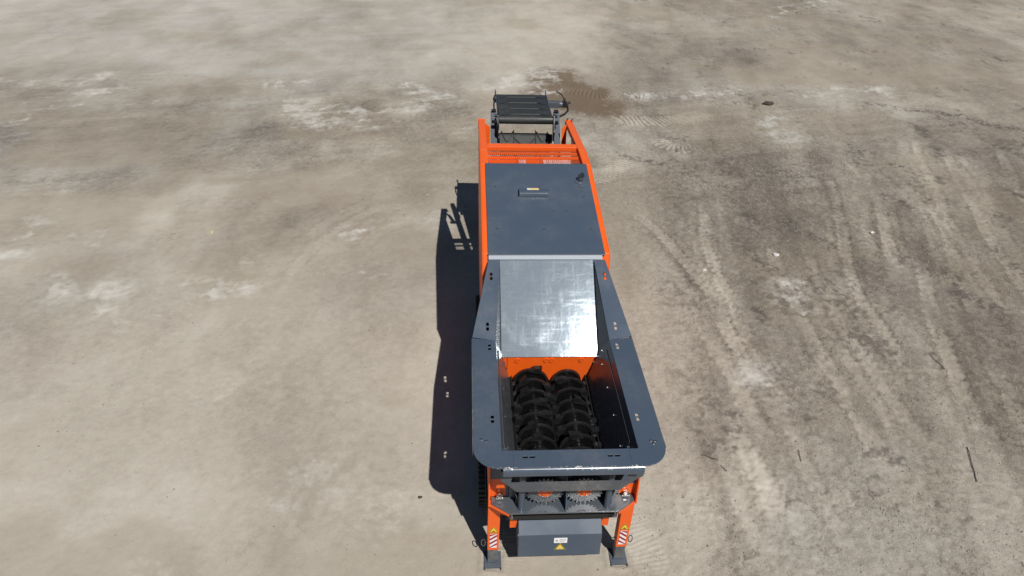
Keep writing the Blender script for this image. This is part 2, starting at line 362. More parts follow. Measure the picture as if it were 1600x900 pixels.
white = np.zeros_like(x); dark = np.zeros_like(x); brown = np.zeros_like(x); grit = rough.copy()
def shifted(l, o):
    P = np.array(l); T = np.gradient(P, axis=0); T /= np.linalg.norm(T, axis=1)[:, None] + 1e-9
    return [tuple(p) for p in P + o * np.stack([-T[:, 1], T[:, 0]], 1)]
DARK = DARK + [[(-3.13, 21.4), (-2.51, 21.14), (-1.81, 20.89)], [(14.0, 27.0), (15.6, 26.3), (17.0, 25.8)], [(17.0, 25.9), (18.9, 24.6)]]
TYRE = TYRE + [shifted(l, (0.52, -0.47)[k % 2]) for k, l in enumerate(TYRE) if len(l) > 3]
TYRE = TYRE + [shifted(l, (-0.24, 0.27, 0.9)[k % 3]) for k, l in enumerate(TYRE[:17]) if len(l) > 3 and l[0][0] > 0]
TY, CR = [smooth_line(l) for l in TYRE], [smooth_line(l) for l in CRAWL]
for k, l in enumerate(TY):
    idx, dist, sd, al = nearest(l, x + 0.10 * (vnoise(x * 1.1, y * 1.1, 3) - 0.5), y, 0.6)
    faint = 0.4 if l[0][0] < 0 else (0.85 if k < 17 else 0.45)
    fade = sstep(fbm(x[idx] * 0.7, y[idx] * 0.5, 60 + k, 4), 0.28, 0.60) * faint * sstep(al, 0, 1.6) * (1 - sstep(al, al.max() - 1.6, al.max()))
    per = 0.21 + 0.03 * (k % 3)
    saw = np.abs(((al + 0.5 * np.abs(sd)) / per) % 1.0 - 0.5) * 2
    hw = 0.125 + 0.02 * (k % 3) + 0.06 * (saw - 0.5) * (0.4 + 1.2 * vnoise(al * 2, al * 0 + k, 8)) + 0.10 * (fbm(al * 2.5, al * 0 + k * 3.7, 9, 3) - 0.5)
    band = 1 - sstep(np.abs(sd), hw - 0.02, hw + 0.02)
    edge = np.exp(-((np.abs(sd) - hw - 0.05) / 0.045) ** 2)
    tone[idx] += fade * (0.15 * band - 0.20 * edge * sstep(fineb[idx], 0.42, 0.62))
    lug = ((al - 0.8 * np.abs(sd)) / per) % 1.0
    lug = sstep(np.abs(lug - 0.5), 0.18, 0.32)
    h[idx] += fade * (-0.012 * band + 0.030 * edge * sstep(fineb[idx], 0.35, 0.7) + 0.010 * band * lug * sstep(vnoise(al * 0.9, al * 0 + k, 4), 0.4, 0.6))
    grit[idx] *= 1 - 0.75 * band * fade
for k, l in enumerate(CR):
    hwid = (0.42, 0.45, 0.34, 0.34, 0.27, 0.21, 0.21)[k]; per = (0.165, 0.18, 0.17, 0.17, 0.075, 0.062, 0.062)[k]
    idx, dist, sd, al = nearest(l, x + 0.05 * (vnoise(x * 2, y * 2, 5) - 0.5), y + 0.05 * (vnoise(x * 2, y * 2, 6) - 0.5), 0.8)
    inb = (1 - sstep(np.abs(sd), hwid - 0.06, hwid + 0.04)) * sstep(al, 0.0, 0.35) * (1 - sstep(al, al.max() - 0.35, al.max()))
    inb *= sstep(fbm(x[idx] * 0.9, y[idx] * 0.9, 80 + k, 3), 0.26, 0.45)
    ph = ((al + 0.25 * sd * (1 if k < 4 else 0.2)) / per) % 1.0
    bar = sstep(np.abs(ph - 0.5), 0.10, 0.34)
    h[idx] += inb * (0.034 if k < 4 else 0.011) * (bar - 0.6)
    tone[idx] += inb * ((0.42 if k < 4 else 0.20) * (bar - 0.5) + 0.03)
    grit[idx] *= 1 - 0.5 * inb
def blot(lines, arr, width, soft, seed, amount=1.0, stretch=1.0):
    for k, l in enumerate(lines):
        wd = width * (1.0 + 0.6 * ((k * 37) % 10) / 10.0) * (1.0 + 0.02 * max(l[0][1] - 12, 0))
        idx, dist, sd, al = nearest(l, wx, wy, wd * 3)
        n_ = fbm(x[idx] * 4.3, y[idx] * 4.3 * stretch, seed + k, 4, 0.65)
        v = (1 - sstep(dist, wd * 0.15, wd * soft)) * (0.45 + 1.0 * (n_ - 0.32))
        arr[idx] = np.maximum(arr[idx], np.clip(v * amount, 0, 1))
blot(DARK, dark, 0.15, 2.2, 100, 0.85)
blot(WHITE, white, 0.30, 2.9, 200, 0.80)
white *= np.where(y > 10, 0.25 + 1.0 * sstep(0.45 * smear + 0.55 * fbm(x * 1.9 + y * 0.5, y * 0.9, 62, 5, 0.66), 0.40, 0.62), 0.30 + 0.5 * sstep(fbm(x * 3, y * 3, 59, 5, 0.65), 0.4, 0.6))
dark *= (0.5 + 0.5 * sstep(y, 9, 12)) * (1 - 0.45 * (1 - right)) * (0.25 + 0.95 * sstep(fbm(x * 8, y * 11, 57, 5, 0.75), 0.38, 0.58))
blot(BROWN, brown, 0.55, 2.2, 300, 0.9)
soil = np.zeros_like(x)      # dark brown soil spilled beyond the conveyor's right end
blot([[(1.5, 28.2), (2.2, 27.2), (2.8, 26.8)], [(1.5, 25.9), (2.2, 25.5), (2.9, 25.3)], [(1.45, 29.0), (1.5, 27.6)], [(2.0, 25.6), (2.5, 25.3)], [(1.4, 26.6), (2.0, 26.0)]], soil, 0.44, 2.6, 400, 1.8)
# thin broken cracks, lug dents and crumb lines that follow the way the machines drove
flow = fbm(x * 0.22, y * 0.22, 111, 3) * 2.4 - 1.2
u_ = x + flow * 0.9 + 0.05 * (crumb - 0.5); v_ = y * 0.5
r1 = 1 - np.abs(2 * fbm(u_ * 3.4, v_ * 2.4, 113, 4, 0.6) - 1); r2 = 1 - np.abs(2 * fbm(u_ * 7.5 + 3, v_ * 7.0, 117, 3, 0.6) - 1)
where = sstep(fbm(x * 0.7, y * 0.7, 121, 4, 0.6), 0.40, 0.60)
line = (sstep(r1, 0.93, 0.99) * 0.8 + sstep(r2, 0.92, 0.99) * 0.7) * where * rough
tone -= 0.20 * line; h -= 0.010 * line
tone += 0.10 * rough * (fineb - 0.5) * 2
# scattered small pale and dark spots that come from nowhere in particular
white = np.maximum(white, 0.42 * sstep(fbm(wx * 0.55, wy * 0.75, 63, 5, 0.6), 0.63, 0.74) * sstep(fbm(x * 4, y * 5, 65, 4, 0.65), 0.4, 0.62) * (1 - 0.5 * right) * (1 - 0.7 * far) * sstep(smear, 0.35, 0.6))
tone += 0.44 * sstep(y, 11, 16) * (1 - far) * (1 - right) * (0.34 * (smear - 0.5) + 0.9 * (fbm(x * 0.95 + y * 0.25, y * 0.55 - x * 0.12, 79, 5, 0.62) - 0.5)) - 0.19 * sstep(y, 12, 17) * (1 - far) * (1 - right) * (0.4 + 1.1 * sstep(fbm(wx * 0.25, wy * 0.3, 81, 3), 0.35, 0.6))
brown = np.maximum(brown, 0.62 * sstep(y, 12, 16) * (1 - sstep(y, 22, 27)) * (1 - right) * sstep(fbm(wx * 0.35, wy * 0.45, 77, 4), 0.42, 0.62))
cool = np.clip(1.4 * sstep(-x, 6, 12) * sstep(y, 15.5, 20) + 1.3 * sstep(-x, -2, 10) * far + 0.35 * sstep(fbm(wx * 0.35, wy * 0.5, 73, 4), 0.5, 0.7), 0, 1) * (0.4 + 1.2 * fbm(wx * 0.5, wy * 0.9, 75, 4))
dark = np.maximum(dark, 0.55 * (0.2 + 0.8 * right) * sstep(fbm(wx * 0.8, wy * 0.8, 67, 5, 0.6), 0.58, 0.70) * sstep(fbm(x * 6, y * 6, 69, 4, 0.65), 0.42, 0.62))
brown = np.maximum(brown, 0.45 * sstep(fbm(wx * 0.3, wy * 0.4, 71, 4), 0.55, 0.72))
h += 0.03 * dark * rough * (crumb - 0.3)
for fx_, fy_ in ((-0.118, 5.95), (1.735, 6.09)):      # soil squeezed up round the two feet
    d_ = np.maximum(np.abs(x - fx_) - 0.135, np.abs(y - fy_) - 0.15)
    h += 0.034 * np.exp(-((d_ - 0.035) / 0.035) ** 2) * (0.35 + 1.2 * (crumb - 0.3)); tone -= 0.10 * np.exp(-((d_ - 0.05) / 0.06) ** 2)
    h = np.where(d_ < 0, np.minimum(h, h.mean()), h)
h -= h.mean()
inner = (np.abs(x) < 34) & (y > 3) & (y < 48)
h = np.where(inner, h, h * 0.2)

me = bpy.data.meshes.new('ground')
nv = nx * ny; me.vertices.add(nv)
me.vertices.foreach_set('co', np.stack([x, y, h], 1).astype(np.float32).ravel())
i0 = (np.arange(ny - 1)[:, None] * nx + np.arange(nx - 1)[None, :]).ravel()
quads = np.stack([i0, i0 + 1, i0 + nx + 1, i0 + nx], 1).astype(np.int32)
nf = len(quads); me.loops.add(nf * 4); me.polygons.add(nf)
me.loops.foreach_set('vertex_index', quads.ravel())
me.polygons.foreach_set('loop_start', np.arange(0, nf * 4, 4, dtype=np.int32))
me.polygons.foreach_set('use_smooth', np.ones(nf, dtype=bool))
me.update(calc_edges=True)
for nm, arr in (('tone', tone), ('white', white), ('dark', dark), ('brown', brown), ('grit', grit), ('cool', cool), ('soil', soil)):
    a_ = me.attributes.new(nm, 'FLOAT', 'POINT'); a_.data.foreach_set('value', arr.astype(np.float32))
ground = bpy.data.objects.new('ground', me); COL.objects.link(ground)
ground['kind'] = 'structure'
def ground_z(px, py):
    i = min(max(np.searchsorted(xs, px), 1), nx - 1); j = min(max(np.searchsorted(ys, py), 1), ny - 1)
    return float(h[j * nx + i])

m, t, b = newmat('dry_dirt')
def attr(nm):
    n = nd(t, 'ShaderNodeAttribute', attribute_name=nm); return n.outputs['Fac']
co = objco(t)
f1 = noise(t, 6.0, 6, 0.68, co); f2 = noise(t, 42.0, 6, 0.78, co); f3 = noise(t, 110.0, 2, 0.6, co)
gr = attr('grit')
tn = mth(t, 'ADD', attr('tone'), mth(t, 'MULTIPLY', mth(t, 'SUBTRACT', f1, 0.5), 0.34))
tn = mth(t, 'ADD', tn, mth(t, 'MULTIPLY', mth(t, 'SUBTRACT', f2, 0.5), mth(t, 'MULTIPLY_ADD', gr, 1.5, 0.22)))
cr = nd(t, 'ShaderNodeValToRGB'); t.links.new(tn, cr.inputs[0])
e = cr.color_ramp.elements
e[0].position, e[0].color = 0.0, (0.148, 0.127, 0.103, 1)
e[1].position, e[1].color = 1.0, (0.525, 0.485, 0.417, 1)
for p, c in ((0.30, (0.275, 0.241, 0.198)), (0.62, (0.408, 0.370, 0.309))):
    q = e.new(p); q.color = (*c, 1)
cl = mixc(t, mth(t, 'MULTIPLY', attr('cool'), 0.7, clamp=True), cr.outputs[0], (0.94, 0.985, 1.05), 'MULTIPLY')
c = mixc(t, mth(t, 'MULTIPLY', attr('brown'), mth(t, 'ADD', f1, 0.25), clamp=True), cl, (0.285, 0.240, 0.180))
c = mixc(t, ramp(t, mth(t, 'ADD', attr('soil'), mth(t, 'MULTIPLY', mth(t, 'SUBTRACT', f1, 0.5), 0.6)), 0.1, 0.9, 0, 0.85), c, (0.135, 0.096, 0.064))
wm = ramp(t, mth(t, 'ADD', attr('white'), mth(t, 'MULTIPLY', mth(t, 'SUBTRACT', f1, 0.5), 0.8)), 0.12, 1.05, 0, 0.80)
c = mixc(t, wm, c, (0.60, 0.58, 0.535))
dm = ramp(t, mth(t, 'ADD', attr('dark'), mth(t, 'MULTIPLY', mth(t, 'SUBTRACT', mth(t, 'MULTIPLY_ADD', f2, 0.7, mth(t, 'MULTIPLY', f1, 0.3)), 0.5), 2.4)), 0.25, 0.75, 0, 0.8)
c = mixc(t, dm, c, (0.098, 0.084, 0.072))
v1 = nd(t, 'ShaderNodeTexVoronoi', Scale=26.0); t.links.new(co, v1.inputs['Vector'])
spk = mth(t, 'MULTIPLY', ramp(t, v1.outputs['Distance'], 0.10, 0.24, 1, 0), ramp(t, noise(t, 3.0, 4, 0.7, co), 0.44, 0.62))
spk = mth(t, 'MULTIPLY', spk, mth(t, 'MULTIPLY_ADD', gr, 0.85, 0.08))
c = mixc(t, spk, c, mixc(t, ramp(t, v1.outputs['Color'], 0.45, 0.55), (0.13, 0.11, 0.09), (0.58, 0.55, 0.50)))
t.links.new(c, b.inputs['Base Color'])
b.inputs['Roughness'].default_value = 0.95
b.inputs['Specular IOR Level'].default_value = 0.15
hh = mth(t, 'ADD', mth(t, 'MULTIPLY', f2, 0.6), mth(t, 'ADD', mth(t, 'MULTIPLY', f3, 0.35), mth(t, 'MULTIPLY', spk, 0.5)))
bp = nd(t, 'ShaderNodeBump', Distance=0.035)
t.links.new(mth(t, 'MULTIPLY_ADD', gr, 0.75, 0.12), bp.inputs['Strength'])
t.links.new(hh, bp.inputs['Height']); t.links.new(bp.outputs[0], b.inputs['Normal'])
me.materials.append(m)

# ------------------------------------------------------------------ the shredder
YAW = 0.07601
root = bpy.data.objects.new('mobile_shredder', None); COL.objects.link(root)
root.location = (0.50115, 9.97112, 0.0); root.rotation_euler = (0, 0, YAW); root.empty_display_size = 0.5
tag(root, 'orange and dark grey mobile shredder with open hopper parked on bare dry dirt', 'shredder')
def to_world(w, yy):
    return (root.location.x + w * math.cos(YAW) - (yy - Y0) * math.sin(YAW), root.location.y + w * math.sin(YAW) + (yy - Y0) * math.cos(YAW))
SD = (-1, 1)

def bolt_mesh(name, r=0.014, hgt=0.012, mat=None):
    mb = MB(); mb.cyl((0, 0, 0), (0, 0, hgt * 0.35), r * 1.5, 10); mb.cyl((0, 0, hgt * 0.35), (0, 0, hgt), r, 6)
    return mb.mesh(name, [mat or M['bolt']])
BOLT = bolt_mesh('bolt')

# --- side panels with their box rails (rail: along the roof edge, then down to the rear)
RAIL = [(9.30, 2.72), (9.48, 3.17), (11.93, 3.62), (12.60, 3.62), (14.66, 3.43)]
for s in SD:
    mb = MB()
    prof = RAIL + [(14.66, 3.30), (14.10, 2.55), (13.2, 1.55), (12.6, 0.95), (7.35, 0.95), (7.35, 1.75), (8.1, 1.75), (9.30, 2.4)]
    a = [(s * 1.046, yy, z) for yy, z in prof]; c = [(s * 1.030, yy, z) for yy, z in prof]
    mb.hexa(a, c)
    panel = mb.build('side_panel', M['orange'], root, 0.004)
    mb = MB()
    for (ya, za), (yb, zb) in zip(RAIL[:-1], RAIL[1:]):
        n = Vector((0, -(zb - za), yb - ya)).normalized() * 0.11
        lo, hi = (0.90, 1.030) if ya > 12 else (0.90, 1.030)
        q0 = [(s * lo, ya, za), (s * hi, ya, za), (s * hi, ya - n.y * 1.0, za - n.z), (s * lo, ya - n.y, za - n.z)]
        q1 = [(s * lo, yb, zb), (s * hi, yb, zb), (s * hi, yb - n.y, zb - n.z), (s * lo, yb - n.y, zb - n.z)]
        mb.hexa(q0, q1)
    mb.build('rail', M['orange'], panel, 0.006)
    # rear cap with its small lifting lug
    mb = MB(); mb.box(s * 0.895, s * 1.052, 14.664, 14.69, 3.22, 3.445); mb.build('end_cap', M['orange'], panel, 0.004)
    # cross plate and brace behind the rail end
    mb = MB()
    mb.hexa([(s * 0.897, 14.40, 3.450), (s * 0.795, 14.33, 3.39), (s * 0.793, 14.28, 2.90), (s * 0.897, 14.28, 2.90)],
            [(s * 0.897, 14.43, 3.450), (s * 0.795, 14.36, 3.39), (s * 0.793, 14.31, 2.90), (s * 0.897, 14.31, 2.90)])
    mb.build('gusset_plate', M['orange'], root, 0.003)
    mb = MB(); mb.cyl((s * 0.65, 14.20, 2.98), (s * 0.90, 14.20, 2.98), 0.055, 16); mb.build('hinge_pin', M['dark'], root)
for (w, yy) in ((1.02, 14.60), (0.93, 14.66)):
    mb = MB(); mb.tube([(w, yy, 3.44), (w + 0.01, yy, 3.475), (w + 0.03, yy + 0.01, 3.50)], 0.012, 6); mb.build('lifting_lug', M['dark'], root)

# --- engine roof
def rz(yy): return 3.17 + 0.1837 * (yy - 9.48)
mb = MB()
yf, yr = 9.425, 11.92
mb.hexa([(-0.955, yf, rz(yf) + .006), (0.955, yf, rz(yf) + .006), (0.955, yr, rz(yr) + .008), (-0.955, yr, rz(yr) + .008)][::-1],
        [(-0.955, yf, rz(yf) + .024), (0.955, yf, rz(yf) + .024), (0.955, yr, rz(yr) + .026), (-0.955, yr, rz(yr) + .026)][::-1])
roof = mb.build('roof_panel', M['grey'], root, 0.007); mb = MB()
mb.hexa([(-0.945, yf - .009, rz(yf) + .012), (0.905, yf - .009, rz(yf) + .012), (0.905, yf - .038, rz(yf) - .050), (-0.945, yf - .038, rz(yf) - .050)],
        [(-0.945, yf - .001, rz(yf) + .004), (0.905, yf - .001, rz(yf) + .004), (0.905, yf - .030, rz(yf) - .055), (-0.945, yf - .030, rz(yf) - .055)])
mb.build('roof_edge_strip', M['lit_zinc_edge'], roof, 0.003)
tilt = math.atan(0.1837)
def roofz(yy): return rz(yy) + 0.0255
for w, yy in ((-.78, 11.18), (.01, 11.19), (-.78, 10.04), (0, 10.03), (.79, 10.04), (.22, 10.51), (.43, 10.51), (.16, 11.08), (.15, 10.91), (-.39, 10.92), (.74, 11.20), (.78, 11.17), (.79, 10.92)):
    inst('bolt', BOLT, (w, yy - Y0, roofz(yy)), roof, (tilt, 0, 0))
# ventilation cowl on the roof
mb = MB()
prof = [(11.10, 0.0), (11.10, 0.045), (10.975, 0.075), (10.935, 0.085), (10.905, 0.072), (10.895, 0.04), (10.895, 0.0)]
mb.hexa([(-0.37, yy, roofz(yy) + dz) for yy, dz in prof], [(0.14, yy, roofz(yy) + dz) for yy, dz in prof])
cowl = mb.build('roof_cowl', M['lip'], root, 0.005)
for x0, x1, mat, nm in ((-0.225, -0.180, 'white', 'white_sticker'), (-0.180, -0.015, 'cream', 'yellow_sticker')):
    mb = MB(); za, zb = roofz(11.085) + 0.0505, roofz(11.01) + 0.0685
    mb.hexa([(x0, 11.085, za), (x1, 11.085, za), (x1, 11.01, zb), (x0, 11.01, zb)], [(x0, 11.085, za + .003), (x1, 11.085, za + .003), (x1, 11.01, zb + .003), (x0, 11.01, zb + .003)])
    mb.build(nm, M[mat], cowl)
mb = MB(); mb.cyl((-0.205, 11.05, roofz(11.05) + .058), (-0.205, 11.05, roofz(11.05) + .066), 0.008, 8); mb.build('printed_mark', M['black'], cowl)
# exhaust outlet: curved stub through a collar
ez = roofz(11.38)
mb = MB(); mb.ring((0.77, 11.38, ez + .006), (0, -math.sin(tilt), math.cos(tilt)), 0.105, 0.05, 0.012, 24)
ex_ = mb.build('exhaust_collar', M['grey'], root, 0.002)
mb = MB(); mb.tube([(0.77, 11.38, ez - .02), (0.77, 11.38, ez + .07), (0.775, 11.375, ez + .11), (0.80, 11.35, ez + .135)], 0.052, 14); mb.build('exhaust_pipe', M['pipe'], root)
mb = MB(); mb.cyl((0.795, 11.355, ez + .130), (0.803, 11.347, ez + .138), 0.043, 14); mb.build('exhaust_mouth', M['dark'], ex_)

# --- mesh cover behind the roof
mb = MB(); mb.box(-0.899, 0.899, 12.80, 12.97, 3.49, 3.592); mb.build('cross_member', M['orange'], root, 0.006)
mb = MB(); mb.box(-0.899, 0.899, 11.94, 11.975, 3.52, 3.585); mb.build('cross_member', M['orange'], root, 0.004)
mb = MB()
yA, yB, zA, zB = 11.976, 12.798, 3.545, 3.555
n_l, n_t = 46, 13
for i in range(n_l + 1):
    w = -0.895 + 1.79 * i / n_l
    mb.hexa([(w - .0032, yA, zA), (w + .0032, yA, zA), (w + .0032, yA, zA - .004), (w - .0032, yA, zA - .004)], [(w - .0032, yB, zB), (w + .0032, yB, zB), (w + .0032, yB, zB - .004), (w - .0032, yB, zB - .004)])
for i in range(n_t):
    f = (i + .5) / n_t; yy = yA + (yB - yA) * f; z = zA + (zB - zA) * f
    mb.box(-0.895, 0.895, yy - .0045, yy + .0045, z - .0070, z - .0045)
g = mb.build('mesh_guard', M['orange'], root); g['kind'] = 'stuff'
mb = MB(); mb.box(-0.895, 0.895, 12.42, 12.465, 3.49, 3.537); mb.build('guard_bar', M['orange'], root, 0.004)
mb = MB(); mb.box(-0.895, 0.895, 12.63, 12.68, 3.49, 3.537); mb.build('guard_bar', M['orange'], root, 0.004)
for w in (-0.31, 0.145):
    mb = MB(); mb.box(w - .014, w + .014, 11.98, 12.418, 3.50, 3.537); mb.build('guard_bar', M['orange'], root, 0.004)
# pale ribbed panels added as the brightness seen through the guard, and orange plates
for x0, x1, z, mat, nm in ((-0.285, -0.155, 3.49, 'silver', 'light_gap_panel'), (0.165, 0.71, 3.49, 'silver', 'light_gap_panel'), (-0.88, -0.33, 3.488, 'orange', 'inner_plate'), (-0.15, 0.125, 3.488, 'orange', 'inner_plate'), (0.73, 0.89, 3.36, 'orange', 'inner_plate')):
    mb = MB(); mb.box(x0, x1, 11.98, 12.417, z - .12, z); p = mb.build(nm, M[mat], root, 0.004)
    if nm == 'light_gap_panel':
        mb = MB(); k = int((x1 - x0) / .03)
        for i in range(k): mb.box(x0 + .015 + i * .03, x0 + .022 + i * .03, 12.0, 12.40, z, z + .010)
        mb.build('light_gap_ribs', M['silver'], p)
mb = MB(); mb.box(-0.89, 0.89, 12.69, 12.79, 2.3, 2.95); mb.build('inner_plate', M['orange'], root)

# --- engine bay behind the chute (closes the body)
mb = MB(); mb.box(-1.029, 1.029, 9.45, 12.4, 0.70, 2.60); mb.build('engine_bay', M['dark'], root)

# --- discharge conveyor
for s in SD:
    mb = MB()
    mb.hexa([(s * .635, 14.86, 3.572), (s * .770, 14.86, 3.572), (s * .770, 14.74, 3.40), (s * .635, 14.74, 3.40)],
            [(s * .635, 12.95, 1.72), (s * .770, 12.95, 1.72), (s * .770, 13.08, 1.60), (s * .635, 13.08, 1.60)])
    fr = mb.build('conveyor_frame', M['grey_matt'], root, 0.006)
    mb = MB(); mb.box(s * .70 - .05, s * .70 + .05, 14.80, 14.90, 3.574, 3.60); mb.build('frame_stop', M['dark'], fr, 0.004)
    # hinge brackets and bolts at the fold
    mb = MB()
    mb.hexa([(s * .605, 14.30, 3.30), (s * .605, 14.52, 3.60), (s * .605, 14.64, 3.60), (s * .605, 14.60, 3.30), (s * .605, 14.40, 3.05)],
            [(s * .634, 14.30, 3.30), (s * .634, 14.52, 3.60), (s * .634, 14.64, 3.60), (s * .634, 14.60, 3.30), (s * .634, 14.40, 3.05)])
    br = mb.build('hinge_bracket', M['dark'], root, 0.004)
    mb = MB(); mb.cyl((s * .60, 14.55, 3.56), (s * .69, 14.55, 3.58), 0.035, 16); mb.cyl((s * .63, 14.50, 3.42), (s * .70, 14.47, 3.47), 0.045, 6); mb.build('hinge_bolt', M['dark'], br)
    mb = MB(); mb.hexa([(s * .598, 14.25, 3.36), (s * .612, 14.25, 3.36), (s * .612, 16.45, 3.42), (s * .598, 16.45, 3.42)], [(s * .598, 14.25, 3.48), (s * .612, 14.25, 3.48), (s * .612, 16.40, 3.50), (s * .598, 16.40, 3.50)])
    sf = mb.build('belt_side_frame', M['grey'], root, 0.003)
    mb = MB(); mb.hexa([(s * .600, 16.30, 3.42), (s * .628, 16.30, 3.42), (s * .628, 16.34, 3.42), (s * .600, 16.34, 3.42)], [(s * .600, 16.42, 3.52), (s * .628, 16.42, 3.52), (s * .628, 16.47, 3.51), (s * .600, 16.47, 3.51)]); mb.build('frame_prong', M['grey'], sf, 0.003)
mb = MB(); mb.cyl((-0.615, 15.95, 3.46), (-0.665, 15.95, 3.46), 0.085, 16); mb.cyl((-0.665, 15.95, 3.46), (-0.685, 15.95, 3.46), 0.04, 12)
mb.tube([(-0.65, 15.85, 3.52), (-0.67, 15.70, 3.40), (-0.66, 15.60, 3.30), (-0.64, 15.45, 3.26)], 0.02, 6); mb.build('bearing', M['dark'], root)
# folded belt: a loop over two drums, with its raised cleats
def loop(ya, za, yb, zb, r, n=12):
    d_ = Vector((0, yb - ya, zb - za)).normalized(); up_ = Vector((0, -d_.z, d_.y)); pts = []
    for i in range(n + 1):
        an = math.pi / 2 + math.pi * i / n; pts.append(Vector((0, ya, za)) + (d_ * math.cos(an) + up_ * math.sin(an)) * r)
    for i in range(n + 1):
        an = -math.pi / 2 + math.pi * i / n; pts.append(Vector((0, yb, zb)) + (d_ * math.cos(an) + up_ * math.sin(an)) * r)
    return pts, d_, up_
def belt(name, ya, za, yb, zb, r, hw, mat):
    pts, d_, up_ = loop(ya, za, yb, zb, r); th = 0.014; mb = MB(); n = len(pts)
    cen = [Vector((0, ya, za)) if i <= 12 else Vector((0, yb, zb)) for i in range(n)]
    for i in range(n):
        j = (i + 1) % n
        def inn(k): return pts[k] - (pts[k] - cen[k]).normalized() * th
        a = [Vector((-hw, p.y, p.z)) for p in (pts[i], pts[j], inn(j), inn(i))]; c_ = [Vector((hw, p.y, p.z)) for p in (pts[i], pts[j], inn(j), inn(i))]
        mb.add(a + c_, [(0, 1, 5, 4), (3, 2, 6, 7), (0, 3, 2, 1), (4, 5, 6, 7)])
    return mb.build(name, mat, root), d_, up_
UY0, UZ0, UY1, UZ1, UR = 14.57, 3.475, 16.22, 3.385, 0.088
bo, d_, up_ = belt('folded_belt', UY0, UZ0, UY1, UZ1, UR, 0.590, M['rubber'])
drum = MB(); drum.cyl((-0.60, UY0, UZ0), (0.60, UY0, UZ0), UR - .016, 24); drum.build('belt_drum', M['dark'], root)
drum = MB(); drum.cyl((-0.60, UY1, UZ1), (0.60, UY1, UZ1), UR - .016, 24); drum.build('belt_drum', M['dark'], root)
mb = MB(); q0 = Vector((0, UY0, UZ0)) + up_ * (UR + .001); q1 = Vector((0, UY1, UZ1)) + up_ * (UR + .001)
mb.hexa([(-.34, q0.y, q0.z), (.34, q0.y, q0.z), (.34, q1.y, q1.z), (-.34, q1.y, q1.z)], [(-.34, q0.y, q0.z + .004), (.34, q0.y, q0.z + .004), (.34, q1.y, q1.z + .004), (-.34, q1.y, q1.z + .004)]); mb.build('belt_wear_strip', M['wear'], bo)
for k, yy in enumerate((14.36, 14.78, 15.22, 15.68)):
    # each cleat: raised centre bar with stepped, swept-back ends
    f0 = (yy - UY0) / (UY1 - UY0); base = Vector((0, yy, UZ0 + f0 * (UZ1 - UZ0))) + up_ * (UR - .001)
    for x0, x1, dy0, dy1, hh_, ln in ((-.33, .33, .0, .0, .020, .06), (-.43, -.33, -.07, 0, .016, .06), (.33, .43, 0, -.07, .016, .06), (-.54, -.43, -.10, -.07, .007, .05), (.43, .54, -.07, -.10, .007, .05)):
        mb = MB() if x0 == -.33 else mb
        p = lambda x_, q, e_: tuple(Vector((x_, 0, 0)) + base + d_ * q + up_ * e_)
        mb.hexa([p(x0, dy0 + .36, 0), p(x1, dy1 + .36, 0), p(x1, dy1 + .36 - ln, 0), p(x0, dy0 + .36 - ln, 0)], [p(x0, dy0 + .35, hh_), p(x1, dy1 + .35, hh_), p(x1, dy1 + .38 - ln, hh_), p(x0, dy0 + .38 - ln, hh_)])
    mb.build('belt_cleat', M['dark'], bo)
# lower belt run rising out of the body, with curved chevrons
LY1, LZ1 = 14.75, 2.965; LY0, LZ0 = 12.6, 1.35
bo, d2, u2 = belt('lower_belt', LY0, LZ0, LY1, LZ1, 0.125, 0.565, M['rubber'])
for k in range(4):
    cpos = -0.02 - k * 0.42
    mb = MB(); pth = []
    for i in range(13):
        a = -1 + 2 * i / 12; pth.append(Vector((a * .26, LY1, LZ1)) + d2 * (cpos - 0.22 * (1 - a * a)) + u2 * 0.130)
    mb.tube(pth, 0.017, 6)
    for sg in SD:
        mb.tube([Vector((sg * (.27 + .25 * i / 6), LY1, LZ1)) + d2 * (cpos + .12 - .26 * math.sin(math.pi * i / 6)) + u2 * 0.130 for i in range(7)], 0.015, 6)
        mb.tube([Vector((sg * .245, LY1, LZ1)) + d2 * (cpos + .16) + u2 * .130, Vector((sg * .245, LY1, LZ1)) + d2 * (cpos - .26) + u2 * .130], 0.012, 6)
    mb.build('belt_cleat', M['rubber'], bo)
mb = MB(); mb.cyl((-0.63, LY1, LZ1), (0.63, LY1, LZ1), 0.108, 20); mb.build('belt_drum', M['dark'], root)
# drive motor and hose on the right of the belt head
mb = MB(); mb.box(0.63, 0.90, 15.86, 16.02, 3.28, 3.42); mb.cyl((0.90, 15.94, 3.35), (0.98, 15.94, 3.35), 0.075, 16); mo = mb.build('drive_motor', M['grey_dusty'], root, 0.008)
mb = MB(); mb.box(0.98, 1.08, 15.88, 16.00, 3.29, 3.43); mb.cyl((1.08, 15.94, 3.36), (1.17, 15.96, 3.40), 0.03, 8); mb.cyl((1.03, 15.9, 3.43), (1.03, 15.95, 3.50), 0.02, 8); mb.build('motor_fitting', M['dark'], mo, 0.004)
mb = MB(); mb.tube([(1.10, 15.90, 3.33), (1.10, 15.78, 3.26), (1.02, 15.66, 3.22), (0.90, 15.56, 3.20), (0.76, 15.50, 3.20), (0.64, 15.46, 3.22)], 0.026, 8); mb.tube([(1.02, 15.95, 3.45), (0.98, 16.10, 3.52), (0.90, 16.22, 3.55), (0.85, 16.30, 3.55)], 0.012, 6); mb.build('hydraulic_hose', M['hose'], mo)

